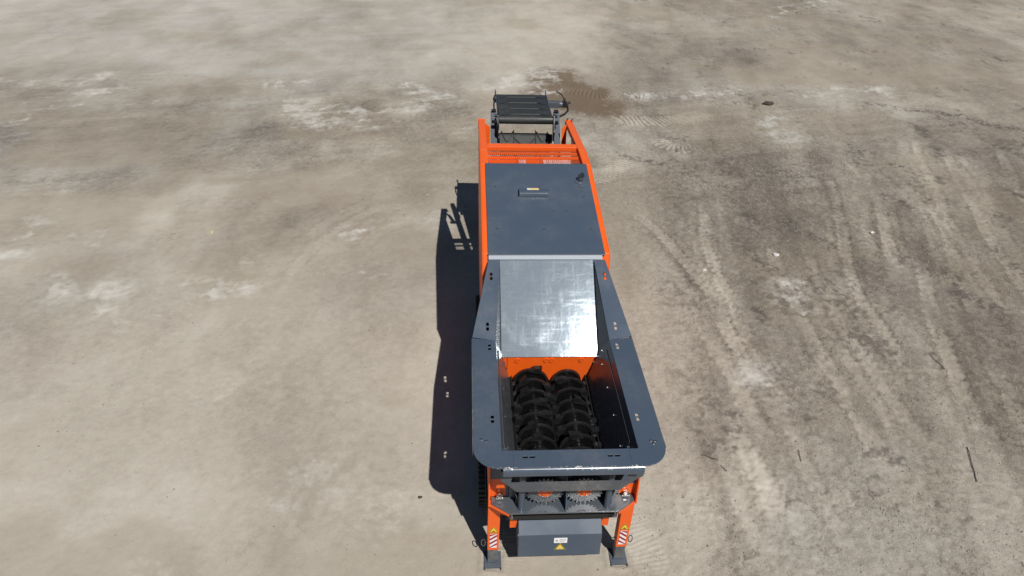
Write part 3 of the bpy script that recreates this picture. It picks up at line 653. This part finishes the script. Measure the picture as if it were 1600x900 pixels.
# --- hopper: flange plates with slotted holes
def dslot(cx, cy, along_y, w=0.046, L=0.062, gap=0.020):
    out = []
    for sg in SD:
        pl = []
        for i in range(9):
            a = -math.pi / 2 + math.pi * i / 8
            px, py = (w / 2) * math.sin(a), sg * (gap / 2 + L - w / 2 * 0.8 + (w / 2 * 0.8) * math.cos(a))
            pl.append((px, py))
        pl += [(w / 2, sg * gap / 2), (-w / 2, sg * gap / 2)]
        out.append([((cx + a, cy + c_) if along_y else (cx + c_, cy + a)) for a, c_ in pl])
    return out
FZ = 2.497
arc = [(0.885 + 0.328 * math.sin(math.pi / 2 * i / 10), 5.958 - 0.328 * math.cos(math.pi / 2 * i / 10)) for i in range(11)]
for s in SD:
    seam = 0.7235 if s < 0 else 0.737
    outer = [(seam + .002, 5.630)] + arc + [(1.213, 8.133), (0.864, 8.062), (0.862, 5.907), (seam + .002, 5.907)]
    holes = dslot(0.960, 7.924, True) + dslot(0.960, 6.454, True)
    fl = holed('hopper_flange', (0, 0, FZ), (1, 0, 0), (0, 1, 0), [(s * a, c_) for a, c_ in outer], [[(s * a, c_) for a, c_ in hl] for hl in holes], 0.012, M['grey_worn'], root)
    mb = MB(); mb.box(s * 1.2145, s * 1.224, 5.93, 8.13, 2.405, 2.500); mb.build('flange_lip', M['grey_dusty'], fl, 0.002)
    for w, yy in ((1.10, 6.02), (1.05, 6.03), (1.075, 5.98)) if s > 0 else ((1.11, 6.10), (1.05, 6.07)):
        inst('bolt', BOLT, (s * w, yy - Y0, FZ + .0075), fl)
    # tapered flange rising to the engine housing
    o = Vector((s * 1.212, 8.137, 2.500)); e1 = Vector((s * 0.944, 9.383, 3.086)); i0 = Vector((s * 0.864, 8.067, 2.500)); i1 = Vector((s * 0.764, 9.385, 3.066))
    ux = Vector((s, 0, 0)); uy = (e1 - o); uy = (uy - ux * uy.dot(ux)).normalized(); uz = ux.cross(uy)
    loc = lambda p: ((p - i0).dot(ux), (p - i0).dot(uy))
    pol = [loc(p) for p in (o, e1, i1, i0)]
    hs = []
    for c_ in (Vector((s * .982, 8.297, 2.575)), Vector((s * .911, 9.102, 2.955))):
        cx, cy = loc(c_); hs += dslot(cx, cy, True)
    tf = holed('taper_flange', tuple(i0), ux, uy, pol, hs, 0.012, M['grey'], root)
    mb = MB(); dn = Vector((0, .045, -.085)); so = Vector((s * .003, 0, -.004))
    mb.hexa([o + so, e1 + so, e1 + so + dn, o + so + dn], [o + so + Vector((s * .008, 0, 0)), e1 + so + Vector((s * .008, 0, 0)), e1 + so + dn + Vector((s * .008, 0, 0)), o + so + dn + Vector((s * .008, 0, 0))]); mb.build('flange_lip', M['grey'], tf)
    # side wall leaning into the pit, with bolted liner
    def wx_(z): return 0.648 + (z - 1.66) * (0.862 - 0.648) / (2.49 - 1.66)
    mb = MB()
    a = [(s * wx_(2.490), 5.907, 2.490), (s * wx_(2.490), 8.07, 2.490), (s * wx_(2.02), 8.30, 2.02), (s * wx_(1.45), 8.30, 1.45), (s * wx_(1.45), 5.907, 1.45)]
    mb.hexa(a, [(p[0] + s * .012, p[1], p[2]) for p in a])
    wall = mb.build('hopper_side_wall', M['wall'], root, 0.002)
    mb = MB()
    a = [(s * 0.862, 8.072, 2.488), (s * 0.764, 9.380, 3.058), (s * 0.766, 9.380, 3.03), (s * 0.762, 8.215, 2.02)]
    mb.hexa(a, [(p[0] + s * .012, p[1], p[2]) for p in a]); mb.build('chute_side_wall', M['wall'], root)
    mb = MB(); d3 = -s * .012
    a = [(s * wx_(2.36) + d3, 6.16, 2.36), (s * wx_(2.36) + d3, 8.02, 2.36), (s * wx_(1.98) + d3, 8.26, 1.98), (s * wx_(1.50) + d3, 8.26, 1.50), (s * wx_(1.50) + d3, 6.03, 1.50), (s * wx_(2.18) + d3, 6.03, 2.18)]
    mb.hexa(a, [(p[0] + s * .010, p[1], p[2]) for p in a]); lin = mb.build('wall_liner', M['wall'], wall, 0.003)
    rot = (0, -s * (math.pi / 2 - 0.25), 0)
    for yy, z in ((6.30, 2.12), (6.85, 2.14), (7.40, 2.15), (7.9, 2.16), (8.12, 2.25), (8.16, 2.10), (8.2, 1.95)):
        inst('bolt', BOLT, (s * wx_(z) - s * .013, yy - Y0, z), lin, rot)
fh = dslot(-0.5307, 5.800, False, 0.036, 0.070, 0.022) + dslot(0.5307, 5.800, False, 0.036, 0.070, 0.022)
ff = holed('front_flange', (0, 0, FZ), (1, 0, 0), (0, 1, 0), [(-.7215, 5.630), (.735, 5.630), (.735, 5.907), (-.7215, 5.907)], fh, 0.012, M['grey_worn'], root)
mb = MB(); mb.hexa([(-.86, 5.909, 2.488), (.86, 5.909, 2.488), (.82, 5.909, 2.30), (-.82, 5.909, 2.30)], [(-.86, 5.921, 2.488), (.86, 5.921, 2.488), (.82, 5.921, 2.30), (-.82, 5.921, 2.30)]); mb.hexa([(-.82, 5.909, 2.299), (.82, 5.909, 2.299), (.73, 6.110, 1.95), (-.73, 6.110, 1.95)], [(-.82, 5.921, 2.299), (.82, 5.921, 2.299), (.73, 6.122, 1.95), (-.73, 6.122, 1.95)]); mb.box(-.73, .73, 6.110, 6.122, 1.2, 1.949); mb.build('hopper_front_wall', M['wall'], root)
mb = MB(); mb.tube([(0.868, 5.99, 2.497), (0.868, 5.915, 2.497), (0.850, 5.900, 2.497)], 0.009, 6); mb.build('weld_seam', M['dark'], root)
# chute
mb = MB(); mb.hexa([(-.758, 8.220, 2.048), (.758, 8.220, 2.048), (.762, 9.402, 3.094), (-.762, 9.402, 3.094)], [(-.758, 8.230, 2.037), (.758, 8.230, 2.037), (.762, 9.412, 3.084), (-.762, 9.412, 3.084)])
mb.build('chute_sheet', M['zinc'], root)
mb = MB(); mb.box(-0.90, 0.90, 9.413, 9.445, 2.9, 3.115); mb.build('chute_head', M['grey'], root, 0.004)
# rear pit wall with its plugs
mb = MB(); mb.box(-0.752, 0.752, 8.234, 8.255, 1.2, 2.034); pw = mb.build('pit_rear_wall', M['orange'], root)
mb = MB(); mb.ring((0, 0, 0), (0, 1, 0), 0.042, 0.026, 0.012, 18); mb.cyl((0, 0.006, 0), (0, -0.004, 0), 0.020, 6); PL = mb.mesh('wall_plug', [M['orange']])
for w in (-.505, -.055, .035, .505): inst('wall_plug', PL, (w, 8.228 - Y0, 1.968), pw)
mb = MB(); mb.box(-0.668, -0.662, 8.2285, 8.234, 1.3, 2.03); mb.build('wall_seam', M['dark'], pw)
mb = MB(); mb.box(-0.76, 0.76, 5.93, 8.29, 1.10, 1.18); mb.build('pit_floor', M['dark'], root)
for s in SD:
    mb = MB(); mb.hexa([(s * .605, 5.93, 1.20), (s * .605, 8.29, 1.20), (s * .585, 8.29, 1.66), (s * .585, 5.93, 1.66)], [(s * .66, 5.93, 1.20), (s * .66, 8.29, 1.20), (s * .64, 8.29, 1.60), (s * .64, 5.93, 1.60)])
    for k in range(10):
        yy = 6.05 + k * .22; mb.box(s * .53, s * .60, yy, yy + .07, 1.38, 1.64)
    mb.build('counter_comb', M['dark'], root, 0.004)

# --- the two toothed shafts
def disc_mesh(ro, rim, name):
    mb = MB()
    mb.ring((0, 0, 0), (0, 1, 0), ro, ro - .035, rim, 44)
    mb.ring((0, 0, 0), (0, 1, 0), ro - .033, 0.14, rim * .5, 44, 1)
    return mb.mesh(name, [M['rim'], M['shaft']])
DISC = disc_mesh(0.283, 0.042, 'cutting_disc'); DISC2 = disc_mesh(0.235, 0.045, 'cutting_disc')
mb = MB()   # a tooth: holder wedge hooked over the rim, with a replaceable tip
mb.hexa([(-.045, -.13, -.05), (.045, -.13, -.05), (.045, .06, -.05), (-.045, .06, -.05)], [(-.038, -.05, .045), (.038, -.05, .045), (.050, .045, .060), (-.050, .045, .060)])
mb.hexa([(-.052, .048, -.03), (.052, .048, -.03), (.052, .088, -.03), (-.052, .088, -.03)], [(-.052, .046, .062), (.052, .046, .062), (.040, .080, .082), (-.040, .080, .082)])
mb.v = [(a * .90, b_ * .90, c_ * .95) for a, b_, c_ in mb.v]
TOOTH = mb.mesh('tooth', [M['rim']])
AX, AZ = 0.286, 1.590
for s in SD:
    mb = MB(); mb.cyl((s * AX, 6.125, AZ), (s * AX, 8.232, AZ), 0.130, 32)
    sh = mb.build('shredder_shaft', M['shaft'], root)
    n = 9
    for k in range(n):
        yy = 6.25 + k * 0.236 + (0.0 if s < 0 else 0.025)
        last = (k == n - 1 and s > 0)
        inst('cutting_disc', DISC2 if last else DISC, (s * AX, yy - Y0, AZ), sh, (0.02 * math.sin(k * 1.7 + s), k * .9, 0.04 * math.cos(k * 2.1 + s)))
        if last: continue
        for q in range(3):
            a = s * (k * 0.74 + 0.4) + q * 2 * math.pi / 3 + (0.5 if k % 2 else 0) + 0.35 * math.sin(k * 5.1 + q * 2.3 + s)
            rr = 0.275
            # tooth frame: local y runs round the rim, local z outwards, local x along the shaft
            ou = Vector((math.sin(a), 0, math.cos(a))); ta = Vector((math.cos(a), 0, -math.sin(a))) * -s; axd = ta.cross(ou)
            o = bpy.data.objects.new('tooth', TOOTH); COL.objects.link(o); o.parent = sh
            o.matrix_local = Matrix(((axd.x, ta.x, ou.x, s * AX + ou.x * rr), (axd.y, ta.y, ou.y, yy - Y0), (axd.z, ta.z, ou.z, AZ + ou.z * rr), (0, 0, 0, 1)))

# --- front end: lip, apron, tray, drive gears
mb = MB()
prof = [(5.602, 2.380), (5.602, 2.440), (5.6035, 2.452), (5.608, 2.465), (5.615, 2.476), (5.624, 2.4845), (5.634, 2.4895), (5.66, 2.4895), (5.66, 2.478), (5.634, 2.474), (5.616, 2.452), (5.614, 2.380)]
mb.hexa([(-.852, a, c_) for a, c_ in prof], [(.888, a, c_) for a, c_ in prof])
mb.build('front_lip', M['lip'], root)
mb = MB()   # apron with a long window, built as a frame of plates butted end to end
yP = 5.72
def ap(pts): mb.hexa([(a, yP, c_) for a, c_ in pts], [(a, yP + .015, c_) for a, c_ in pts])
ap([(-.872, 2.335), (.93, 2.335), (.93, 2.245), (-.872, 2.245)])
ap([(.722, 2.245), (.93, 2.245), (.925, 2.20), (.815, 2.115), (.757, 2.115)])
ap([(-.722, 2.245), (-.757, 2.115), (-.815, 2.115), (-.872, 2.158), (-.872, 2.245)])
ap([(-.815, 2.115), (.815, 2.115), (.665, 1.945), (-.665, 1.945)])
mb.build('front_apron', M['grey_dusty'], root)
mb = MB(); mb.hexa([(-.872, 5.736, 2.335), (.93, 5.736, 2.335), (.93, 5.905, 2.40), (-.872, 5.905, 2.40)], [(-.872, 5.736, 2.323), (.93, 5.736, 2.323), (.93, 5.905, 2.388), (-.872, 5.905, 2.388)]); mb.build('apron_brace', M['grey'], root)
# walls behind the gears
mb = MB(); mb.box(-.735, .735, 6.055, 6.075, 1.41, 1.96); mb.build('gearbox_wall', M['grey_dusty'], root)
for s in SD:
    mb = MB(); zt = 1.76 if s < 0 else 1.62
    mb.box(s * .775, s * .985, 6.085, 6.105, 1.41, zt); mb.build('front_plate', M['orange'], root)
    mb = MB(); mb.box(s * .775, s * .985, 6.085, 6.105, zt + .002, 2.33); mb.box(s * .737, s * .773, 6.085, 6.105, 1.41, 2.10); mb.build('front_plate', M['grey'], root)
    mb = MB()
    prof = [(5.95, 1.36), (6.62, 1.36), (6.62, 2.30), (6.09, 2.30), (6.04, 2.0), (5.98, 1.55)]
    mb.hexa([(s * .988, a, c_) for a, c_ in prof], [(s * 1.010, a, c_) for a, c_ in prof]); mb.build('front_side_plate', M['orange'], root, 0.003)
    # tray bracket running under the slanting tray edge
    mb = MB(); A, B = Vector((s * .985, 5.965, 0)), Vector((s * .735, 5.80, 0)); nn = Vector((0, .016, 0)); A2, B2 = A + Vector((0, .075, 0)), B + Vector((0, .075, 0))
    mb.hexa([A2 + Vector((0, 0, 1.341)), B2 + Vector((0, 0, 1.341)), B2 + Vector((0, 0, 1.265)), A2 + Vector((0, 0, 1.14))], [A2 + nn + Vector((0, 0, 1.341)), B2 + nn + Vector((0, 0, 1.341)), B2 + nn + Vector((0, 0, 1.265)), A2 + nn + Vector((0, 0, 1.14))])
    mb.hexa([A + Vector((0, -.004, 1.370)), B + Vector((0, -.004, 1.370)), B + Vector((0, .10, 1.370)), A + Vector((0, .10, 1.370))], [A + Vector((0, -.004, 1.343)), B + Vector((0, -.004, 1.343)), B + Vector((0, .10, 1.343)), A + Vector((0, .10, 1.343))])
    mb.build('tray_bracket', M['orange'], root)
    # lift tube
    mb = MB(); mb.cyl((s * .578, 5.885, 1.404), (s * .578, 5.885, 2.33), 0.043, 20); mb.build('lift_tube', M['grey'], root)
    # shackle
    mb = MB(); mb.tube([(s * .86 + .035 * math.cos(a), 6.03 - 0.0 * a, 1.475 + .05 * math.sin(a)) for a in [math.pi * 2 * i / 14 for i in range(14)]], 0.011, 6, True)
    mb.cyl((s * .86 - .05, 6.03, 1.43), (s * .86 + .05, 6.03, 1.43), 0.016, 8); mb.box(s * .86 - .02, s * .86 + .02, 6.03, 6.10, 1.404, 1.47); mb.build('shackle', M['bolt'], root)
    mb = MB(); mb.cyl((s * .70, 5.85, 1.374), (s * .70, 5.85, 1.28), 0.016, 8); mb.cyl((s * .70, 5.85, 1.28), (s * .70, 5.85, 1.245), 0.028, 8); mb.build('tray_bolt', M['pipe'], root)
    mb = MB(); mb.box(s * .60, s * .70, 6.06, 6.12, 0.75, 1.30); mb.build('cover_bracket', M['orange'], root, 0.003)
mb = MB(); tr = [(-.970, 5.970), (-.735, 5.805), (.735, 5.805), (.970, 5.970), (.970, 6.08), (-.970, 6.08)]
mb.hexa([(a, c_, 1.375) for a, c_ in tr], [(a, c_, 1.403) for a, c_ in tr]); mb.build('front_tray', M['tray'], root, 0.004)
mb = MB(); mb.box(-.72, .72, 6.05, 6.07, 1.00, 1.374); mb.build('tray_skirt', M['grey'], root)
mb = MB(); mb.hexa([(.010, 5.815, 1.404), (.010, 6.05, 1.404), (.010, 6.05, 1.95), (.010, 5.90, 1.72)], [(.028, 5.815, 1.404), (.028, 6.05, 1.404), (.028, 6.05, 1.95), (.028, 5.90, 1.72)]); mb.build('divider_plate', M['grey'], root, 0.003)
for s in SD:
    mb = MB(); cx, cz, yy = s * .264, 1.660, 5.975; nT = 26
    mb.ring((cx, yy, cz), (0, 1, 0), 0.222, 0.09, 0.06, 52)
    for k in range(nT):
        a = 2 * math.pi * k / nT; ou = Vector((math.cos(a), 0, math.sin(a))); ta = Vector((-math.sin(a), 0, math.cos(a))); c0 = Vector((cx, yy, cz))
        q = lambda r_, t_, y_: tuple(c0 + ou * r_ + ta * t_ + Vector((0, y_, 0)))
        mb.hexa([q(.218, -.017, -.03), q(.218, .017, -.03), q(.218, .017, .03), q(.218, -.017, .03)], [q(.252, -.009, -.03), q(.252, .009, -.03), q(.252, .009, .03), q(.252, -.009, .03)])
    ge = mb.build('drive_gear', M['gear'], root)
    mb = MB(); mb.cyl((cx, yy - .036, cz), (cx, yy + .02, cz), 0.104, 28); mb.cyl((cx, yy - .055, cz), (cx, yy - .036, cz), 0.055, 6); mb.build('gear_hub', M['orange'], ge, 0.003)
    mb = MB()
    for k in range(8):
        a = math.pi * 2 * (k + .5) / 8; mb.cyl((cx + .082 * math.cos(a), yy - .048, cz + .082 * math.sin(a)), (cx + .082 * math.cos(a), yy - .036, cz + .082 * math.sin(a)), 0.013, 6)
    mb.build('hub_bolts', M['bolt'], ge)

# --- sheet cover over the drive box
mb = MB(); prof = [(6.075, 0.980), (5.887, 0.800), (5.838, 0.392), (6.55, 0.392), (6.55, 0.980)]
mb.hexa([(-.585, a, c_) for a, c_ in prof], [(.585, a, c_) for a, c_ in prof]); cov = mb.build('drive_cover', M['grey'], root, 0.007)
def onface(w, f): # point on the cover's front face, f = 0 top .. 1 bottom, 2 mm proud
    return Vector((w, 5.887 - .049 * f - .0035, 0.800 - .408 * f))
def facequad(nm, x0, x1, f0, f1, mat, par, lift=0.0):
    mb = MB(); e_ = Vector((0, -lift, 0)); th = Vector((0, .003, 0))
    a = [onface(x0, f0) + e_, onface(x1, f0) + e_, onface(x1, f1) + e_, onface(x0, f1) + e_]; mb.hexa(a, [p + th for p in a]); return mb.build(nm, M[mat], par)
lab = facequad('data_plate', -.085, .100, .14, .37, 'white', cov)
mb = MB()
for x0, x1, f0, f1 in ((-.062, -.030, .22, .30), (-.01, .08, .18, .205), (-.005, .085, .24, .262), (-.01, .06, .30, .322)):
    a = [onface(x0, f0), onface(x1, f0), onface(x1, f1), onface(x0, f1)]; a = [p + Vector((0, -.002, 0)) for p in a]; mb.hexa(a, [p + Vector((0, .0015, 0)) for p in a])
mb.build('printed_text', M['print'], cov)
def tri_sign(cx, zb, wd, ht, y_at, par):
    "yellow warning triangle with a black border and a small black pictogram; y_at(z) is the surface it sits on"
    def layer(nm, pts, lift, mat):
        mb = MB(); a = [Vector((p[0], y_at(p[1]) - lift, p[1])) for p in pts]; mb.hexa(a, [p + Vector((0, .002, 0)) for p in a]); mb.build(nm, M[mat], par)
    T = lambda k, off: [(cx - wd / 2 * k, zb + off), (cx + wd / 2 * k, zb + off), (cx, zb + off + ht * k)]
    layer('warning_triangle', T(1.0, 0), .003, 'yellow'); layer('triangle_border', T(.92, ht * .025), .0045, 'black'); layer('triangle_field', T(.72, ht * .10), .006, 'yellow')
    return layer
lay = tri_sign(0.003, 0.515, .160, .130, lambda z: 5.887 - .049 * (0.800 - z) / .408, cov)
lay('pictogram', [(-.022, .540), (.028, .540), (.030, .552), (.012, .557), (.003, .578), (-.006, .557), (-.024, .552)], .0075, 'print')
mb = MB(); mb.cyl((-.592, 5.90, .80), (-.586, 5.90, .80), .02, 8); mb.build('cover_screw', M['bolt'], cov)

# --- the two support legs
for s in SD:
    mb = MB(); a, b_ = .850, 1.008
    mb.hexa([(s * a, 6.000, .325), (s * b_, 6.000, .325), (s * b_, 6.150, .325), (s * a, 6.150, .325)], [(s * .838, 6.020, 1.34), (s * 1.010, 6.020, 1.34), (s * 1.010, 6.150, 1.34), (s * .838, 6.150, 1.34)])
    leg = mb.build('support_leg', M['orange'], root, 0.005)
    mb = MB(); mb.box(s * .858, s * 1.002, 6.008, 6.142, .035, .324); mb.build('leg_extension', M['grey_dusty'], leg, 0.005)
    mb = MB(); mb.box(s * .803, s * 1.052, 5.945, 6.185, .004, .030); mb.box(s * .805, s * 1.050, 5.915, 5.943, .004, .040); mb.box(s * .803, s * .818, 5.885, 5.914, .002, .045); mb.box(s * 1.037, s * 1.052, 5.885, 5.914, .002, .045)
    mb.box(s * .845, s * 1.01, 5.99, 6.007, .031, .060); mb.build('foot_plate', M['grey_matt'], leg, 0.003)
    yl = lambda z: 6.000 + .020 * (z - .325) / 1.015
    lay = tri_sign(s * .928, .722, .150, .135, yl, leg)
    c0 = s * .928
    lay('pictogram', [(c0 - .026, .745), (c0 + .026, .745), (c0 + .022, .757), (c0 + .006, .760), (c0, .782), (c0 - .006, .760), (c0 - .022, .757)], .0075, 'black')
    # red and white reflective strip, stripes falling towards the machine's middle line
    z0, z1, x0, x1 = .385, .690, c0 - .050, c0 + .050
    mb = MB(); p = [Vector((x0, yl(z0) - .003, z0)), Vector((x1, yl(z0) - .003, z0)), Vector((x1, yl(z1) - .003, z1)), Vector((x0, yl(z1) - .003, z1))]; mb.hexa(p, [q + Vector((0, .002, 0)) for q in p]); st = mb.build('reflector_strip', M['white'], leg)
    for k in range(4):
        zc = z0 + .020 + k * .092
        lo, hi = (zc - .042, zc + .042) if s < 0 else (zc + .042, zc - .042)  # both slope down and outwards
        pts = [(x0, lo), (x1, hi), (x1, hi + .043), (x0, lo + .043)]
        pts = [(a_, min(max(c_, z0), z1)) for a_, c_ in pts]
        if abs(pts[0][1] - pts[3][1]) + abs(pts[1][1] - pts[2][1]) < .02: continue
        lay('red_stripe', pts, .0042, 'red')
    mb = MB(); ring_ = [(s * 1.065 + .030 * math.cos(t_), 6.06 + .01 * math.sin(t_), .425 + .062 * math.sin(t_)) for t_ in [2 * math.pi * i / 18 for i in range(18)]]
    mb.tube(ring_, .0075, 6, True); mb.cyl((s * 1.012, 6.07, .425), (s * 1.045, 6.06, .425), .011, 8); mb.build('locking_pin', M['pipe'], leg)
    mb = MB(); mb.cyl((s * .845, 6.07, .425), (s * .800, 6.07, .425), .014, 8); mb.cyl((s * .812, 6.045, .445), (s * .800, 6.10, .40), .008, 6); mb.build('pin_end', M['bolt'], leg)

# --- crawler tracks under the body
for s in SD:
    tr = MB(); r = .36; ya, yb, zc = 7.20, 11.6, .37; per = []
    n = 26
    for i in range(n + 1): an = math.pi / 2 + math.pi * i / n; per.append((ya + r * math.cos(an), zc + r * math.sin(an)))
    for i in range(1, 60): per.append((ya + (yb - ya) * i / 60, zc - r))
    for i in range(n + 1): an = -math.pi / 2 + math.pi * i / n; per.append((yb + r * math.cos(an), zc + r * math.sin(an)))
    for i in range(1, 60): per.append((yb - (yb - ya) * i / 60, zc + r))
    a = [(s * .74, p[0], p[1]) for p in per]; c_ = [(s * 1.13, p[0], p[1]) for p in per]
    k = len(per); tr.add(a + c_, [(i, (i + 1) % k, k + (i + 1) % k, k + i) for i in range(k)] + [list(range(k))[::-1], list(range(k, 2 * k))])
    tk = tr.build('crawler_track', M['track'], root)
    lug = MB(); cen_ = lambda p: (min(max(p[0], ya), yb), zc)
    L_ = 0.0; pos = []; step = .075
    for i in range(k):
        p, q = per[i], per[(i + 1) % k]; L = math.hypot(q[0] - p[0], q[1] - p[1]); pos.append((L_, p, q, L)); L_ += L
    nl = int(L_ / step)
    for j in range(nl):
        t_ = j * L_ / nl
        for (s0, p, q, L) in pos:
            if s0 <= t_ < s0 + L:
                f = (t_ - s0) / L; c0 = Vector((0, p[0] + (q[0] - p[0]) * f, p[1] + (q[1] - p[1]) * f)); tn_ = Vector((0, q[0] - p[0], q[1] - p[1])).normalized()
                cc = cen_((c0.y, c0.z)); no_ = Vector((0, c0.y - cc[0], c0.z - cc[1])); no_.normalize(); break
        P = lambda w, t2, e_: tuple(Vector((s * w, 0, 0)) + c0 + tn_ * t2 + no_ * e_)
        lug.hexa([P(.745, -.021, 0), P(1.125, -.021, 0), P(1.125, .021, 0), P(.745, .021, 0)], [P(.75, -.014, .026), P(1.12, -.014, .026), P(1.12, .014, .026), P(.75, .014, .026)])
    l_ = lug.build('track_lugs', M['track'], tk); l_['kind'] = 'stuff'
mb = MB(); mb.box(-.735, .735, 6.62, 12.0, .42, .94); mb.build('chassis', M['dark'], root)
mb = MB(); mb.box(-1.028, 1.028, 6.11, 9.45, .951, 1.09); mb.build('chassis', M['dark'], root)

# ------------------------------------------------------------------ small things lying on the yard
def twig(pts, r, label):
    P = []
    for i in range(len(pts) - 1):
        for k in range(4):
            f = k / 4; P.append((pts[i][0] + (pts[i + 1][0] - pts[i][0]) * f + random.uniform(-.012, .012), pts[i][1] + (pts[i + 1][1] - pts[i][1]) * f + random.uniform(-.012, .012)))
    P.append(pts[-1]); ox, oy = P[0]
    mb = MB(); mb.tube([(a - ox, b_ - oy, ground_z(a, b_) + r * .8 + .012) for a, b_ in P], r, 6)
    o = mb.build('twig', M['twig'], None, off=(0, 0, 0)); o.location = (ox, oy, 0)
    tag(o, label, 'twig', 'dry twigs on the dirt'); return o
M['twig'] = plain('dry_twig', (0.055, 0.045, 0.036), 0.85)
twig([(8.24, 8.61), (8.12, 8.19), (7.99, 7.81)], .0075, 'longest dark twig lying on its own towards the right edge of the yard')
twig([(8.79, 11.14), (8.88, 10.6)], .006, 'thin dark twig lying farther back near the right edge, beyond the longest twig')
twig([(3.39, 8.17), (3.66, 8.04)], .0045, 'thin twig lying crosswise nearest the front right corner of the hopper')
twig([(3.68, 7.95), (3.75, 7.8)], .005, 'short stubby twig just to the right of the crosswise twig by the hopper')
twig([(5.14, 8.37), (5.1, 8.09)], .005, 'dark twig lying in a tyre rut midway between the hopper and the longest twig')

def clod(name, loc, size, mat, label, cat, group=None, seed=1, flat=.6):
    rn = random.Random(seed); bm = bmesh.new(); bmesh.ops.create_icosphere(bm, subdivisions=2, radius=1)
    for v in bm.verts: v.co = Vector((v.co.x * size, v.co.y * size * .8, v.co.z * size * flat)) * rn.uniform(.72, 1.2)
    me_ = bpy.data.meshes.new(name); bm.to_mesh(me_); bm.free(); me_.materials.append(mat)
    o = bpy.data.objects.new(name, me_); COL.objects.link(o); o.location = (loc[0], loc[1], ground_z(*loc) + size * flat * .5)
    tag(o, label, cat, group); return o
M['clod'] = plain('dark_clod', (0.06, 0.05, 0.04), .95)
M['stone'] = plain('pale_stone', (0.60, 0.58, 0.54), .85)
clod('dirt_clod', (9.76, 26.39), .20, M['clod'], 'large dark clod of earth lying alone far right behind the machine', 'clod', seed=3, flat=.45)
clod('dirt_clod', (-1.33, 7.02), .035, M['clod'], 'small dark clod just left of the front end of the shadow', 'clod', seed=4)
clod('stone', (6.68, 14.95), .085, M['stone'], 'pale stone on brown dirt, larger of the two right of the roof panel', 'stone', 'pale stones', 5, .5)
clod('stone', (4.68, 14.08), .055, M['stone'], 'small pale stone on brown dirt nearest the roof panel on its right', 'stone', 'pale stones', 6, .5)
clod('stone', (9.69, 16.29), .07, M['stone'], 'pale stone beside the light tyre tracks at far right', 'stone', 'pale stones', 7, .5)
M['leaf'] = plain('dry_leaf', (0.55, 0.47, 0.25), .7)
mb = MB(); lp = [(.6 * a, .6 * b_, c_ * .6) for a, b_, c_ in [(-.17, 0, .0), (-.08, .045, .02), (.04, .05, .035), (.17, 0, .02), (.05, -.045, .03), (-.07, -.04, .015)]]
mb.hexa(lp, [(a, b_, c_ + .004) for a, b_, c_ in lp]); lf = mb.build('leaf', M['leaf'], None, off=(0, 0, 0)); lf.location = (-7.69, 14.95, ground_z(-7.69, 14.95) + .004); lf.rotation_euler = (0, 0, 1.85)
tag(lf, 'dry yellowish leaf lying on the pale dirt left of the shadow', 'leaf')

# loose crumbs and pebbles: nobody could count them
rng = np.random.default_rng(5)
NP = 26000
px = rng.uniform(-9, 13, NP * 3); py = rng.uniform(5.2, 22, NP * 3)
dens = 0.10 + 0.9 * sstep(px - 0.04 * py, 0.4, 3.5); dens *= sstep(fbm(px * 0.9, py * 0.9, 91, 4, .6), .36, .6)
keep = rng.uniform(0, 1, NP * 3) < dens; px, py = px[keep][:NP], py[keep][:NP]; NP = len(px)
sz = 0.005 + 0.014 * rng.uniform(0, 1, NP) ** 3.5 + 0.0006 * np.maximum(py - 10, 0) * rng.uniform(.3, 1, NP)
ii = np.clip(np.searchsorted(xs, px), 1, nx - 1); jj = np.clip(np.searchsorted(ys, py), 1, ny - 1); pz = h[jj * nx + ii]
base = np.array([(1, 0, 0), (0, 1, 0), (-1, 0, 0), (0, -1, 0), (.1, .1, .75), (0, 0, -.5)], float)
tris = np.array([(0, 1, 4), (1, 2, 4), (2, 3, 4), (3, 0, 4), (1, 0, 5), (2, 1, 5), (3, 2, 5), (0, 3, 5)])
vv = base[None] * rng.uniform(.65, 1.25, (NP, 6, 1)) * sz[:, None, None]
an = rng.uniform(0, 6.28, NP); ca, sa = np.cos(an)[:, None], np.sin(an)[:, None]
vv = np.stack([vv[..., 0] * ca - vv[..., 1] * sa + px[:, None], vv[..., 0] * sa + vv[..., 1] * ca + py[:, None], vv[..., 2] + pz[:, None] + sz[:, None] * .3], -1)
ft = (tris[None] + 6 * np.arange(NP)[:, None, None]).reshape(-1, 3)
me2 = bpy.data.meshes.new('pebbles'); me2.vertices.add(NP * 6); me2.vertices.foreach_set('co', vv.astype(np.float32).ravel())
me2.loops.add(len(ft) * 3); me2.polygons.add(len(ft)); me2.loops.foreach_set('vertex_index', ft.astype(np.int32).ravel()); me2.polygons.foreach_set('loop_start', np.arange(0, len(ft) * 3, 3, dtype=np.int32)); me2.update(calc_edges=True)
sh_ = me2.attributes.new('shade', 'FLOAT', 'POINT'); sh_.data.foreach_set('value', np.repeat(rng.uniform(0, 1, NP), 6).astype(np.float32))
m, t, b = newmat('pebble_mix')
c = mixc(t, nd(t, 'ShaderNodeAttribute', attribute_name='shade').outputs['Fac'], (0.20, 0.175, 0.145), (0.50, 0.465, 0.41))
t.links.new(c, b.inputs['Base Color']); b.inputs['Roughness'].default_value = .95
me2.materials.append(m)
pb = bpy.data.objects.new('pebbles', me2); COL.objects.link(pb); pb['kind'] = 'stuff'; pb['label'] = 'loose crumbs and pebbles strewn over the dirt'; pb['category'] = 'gravel'
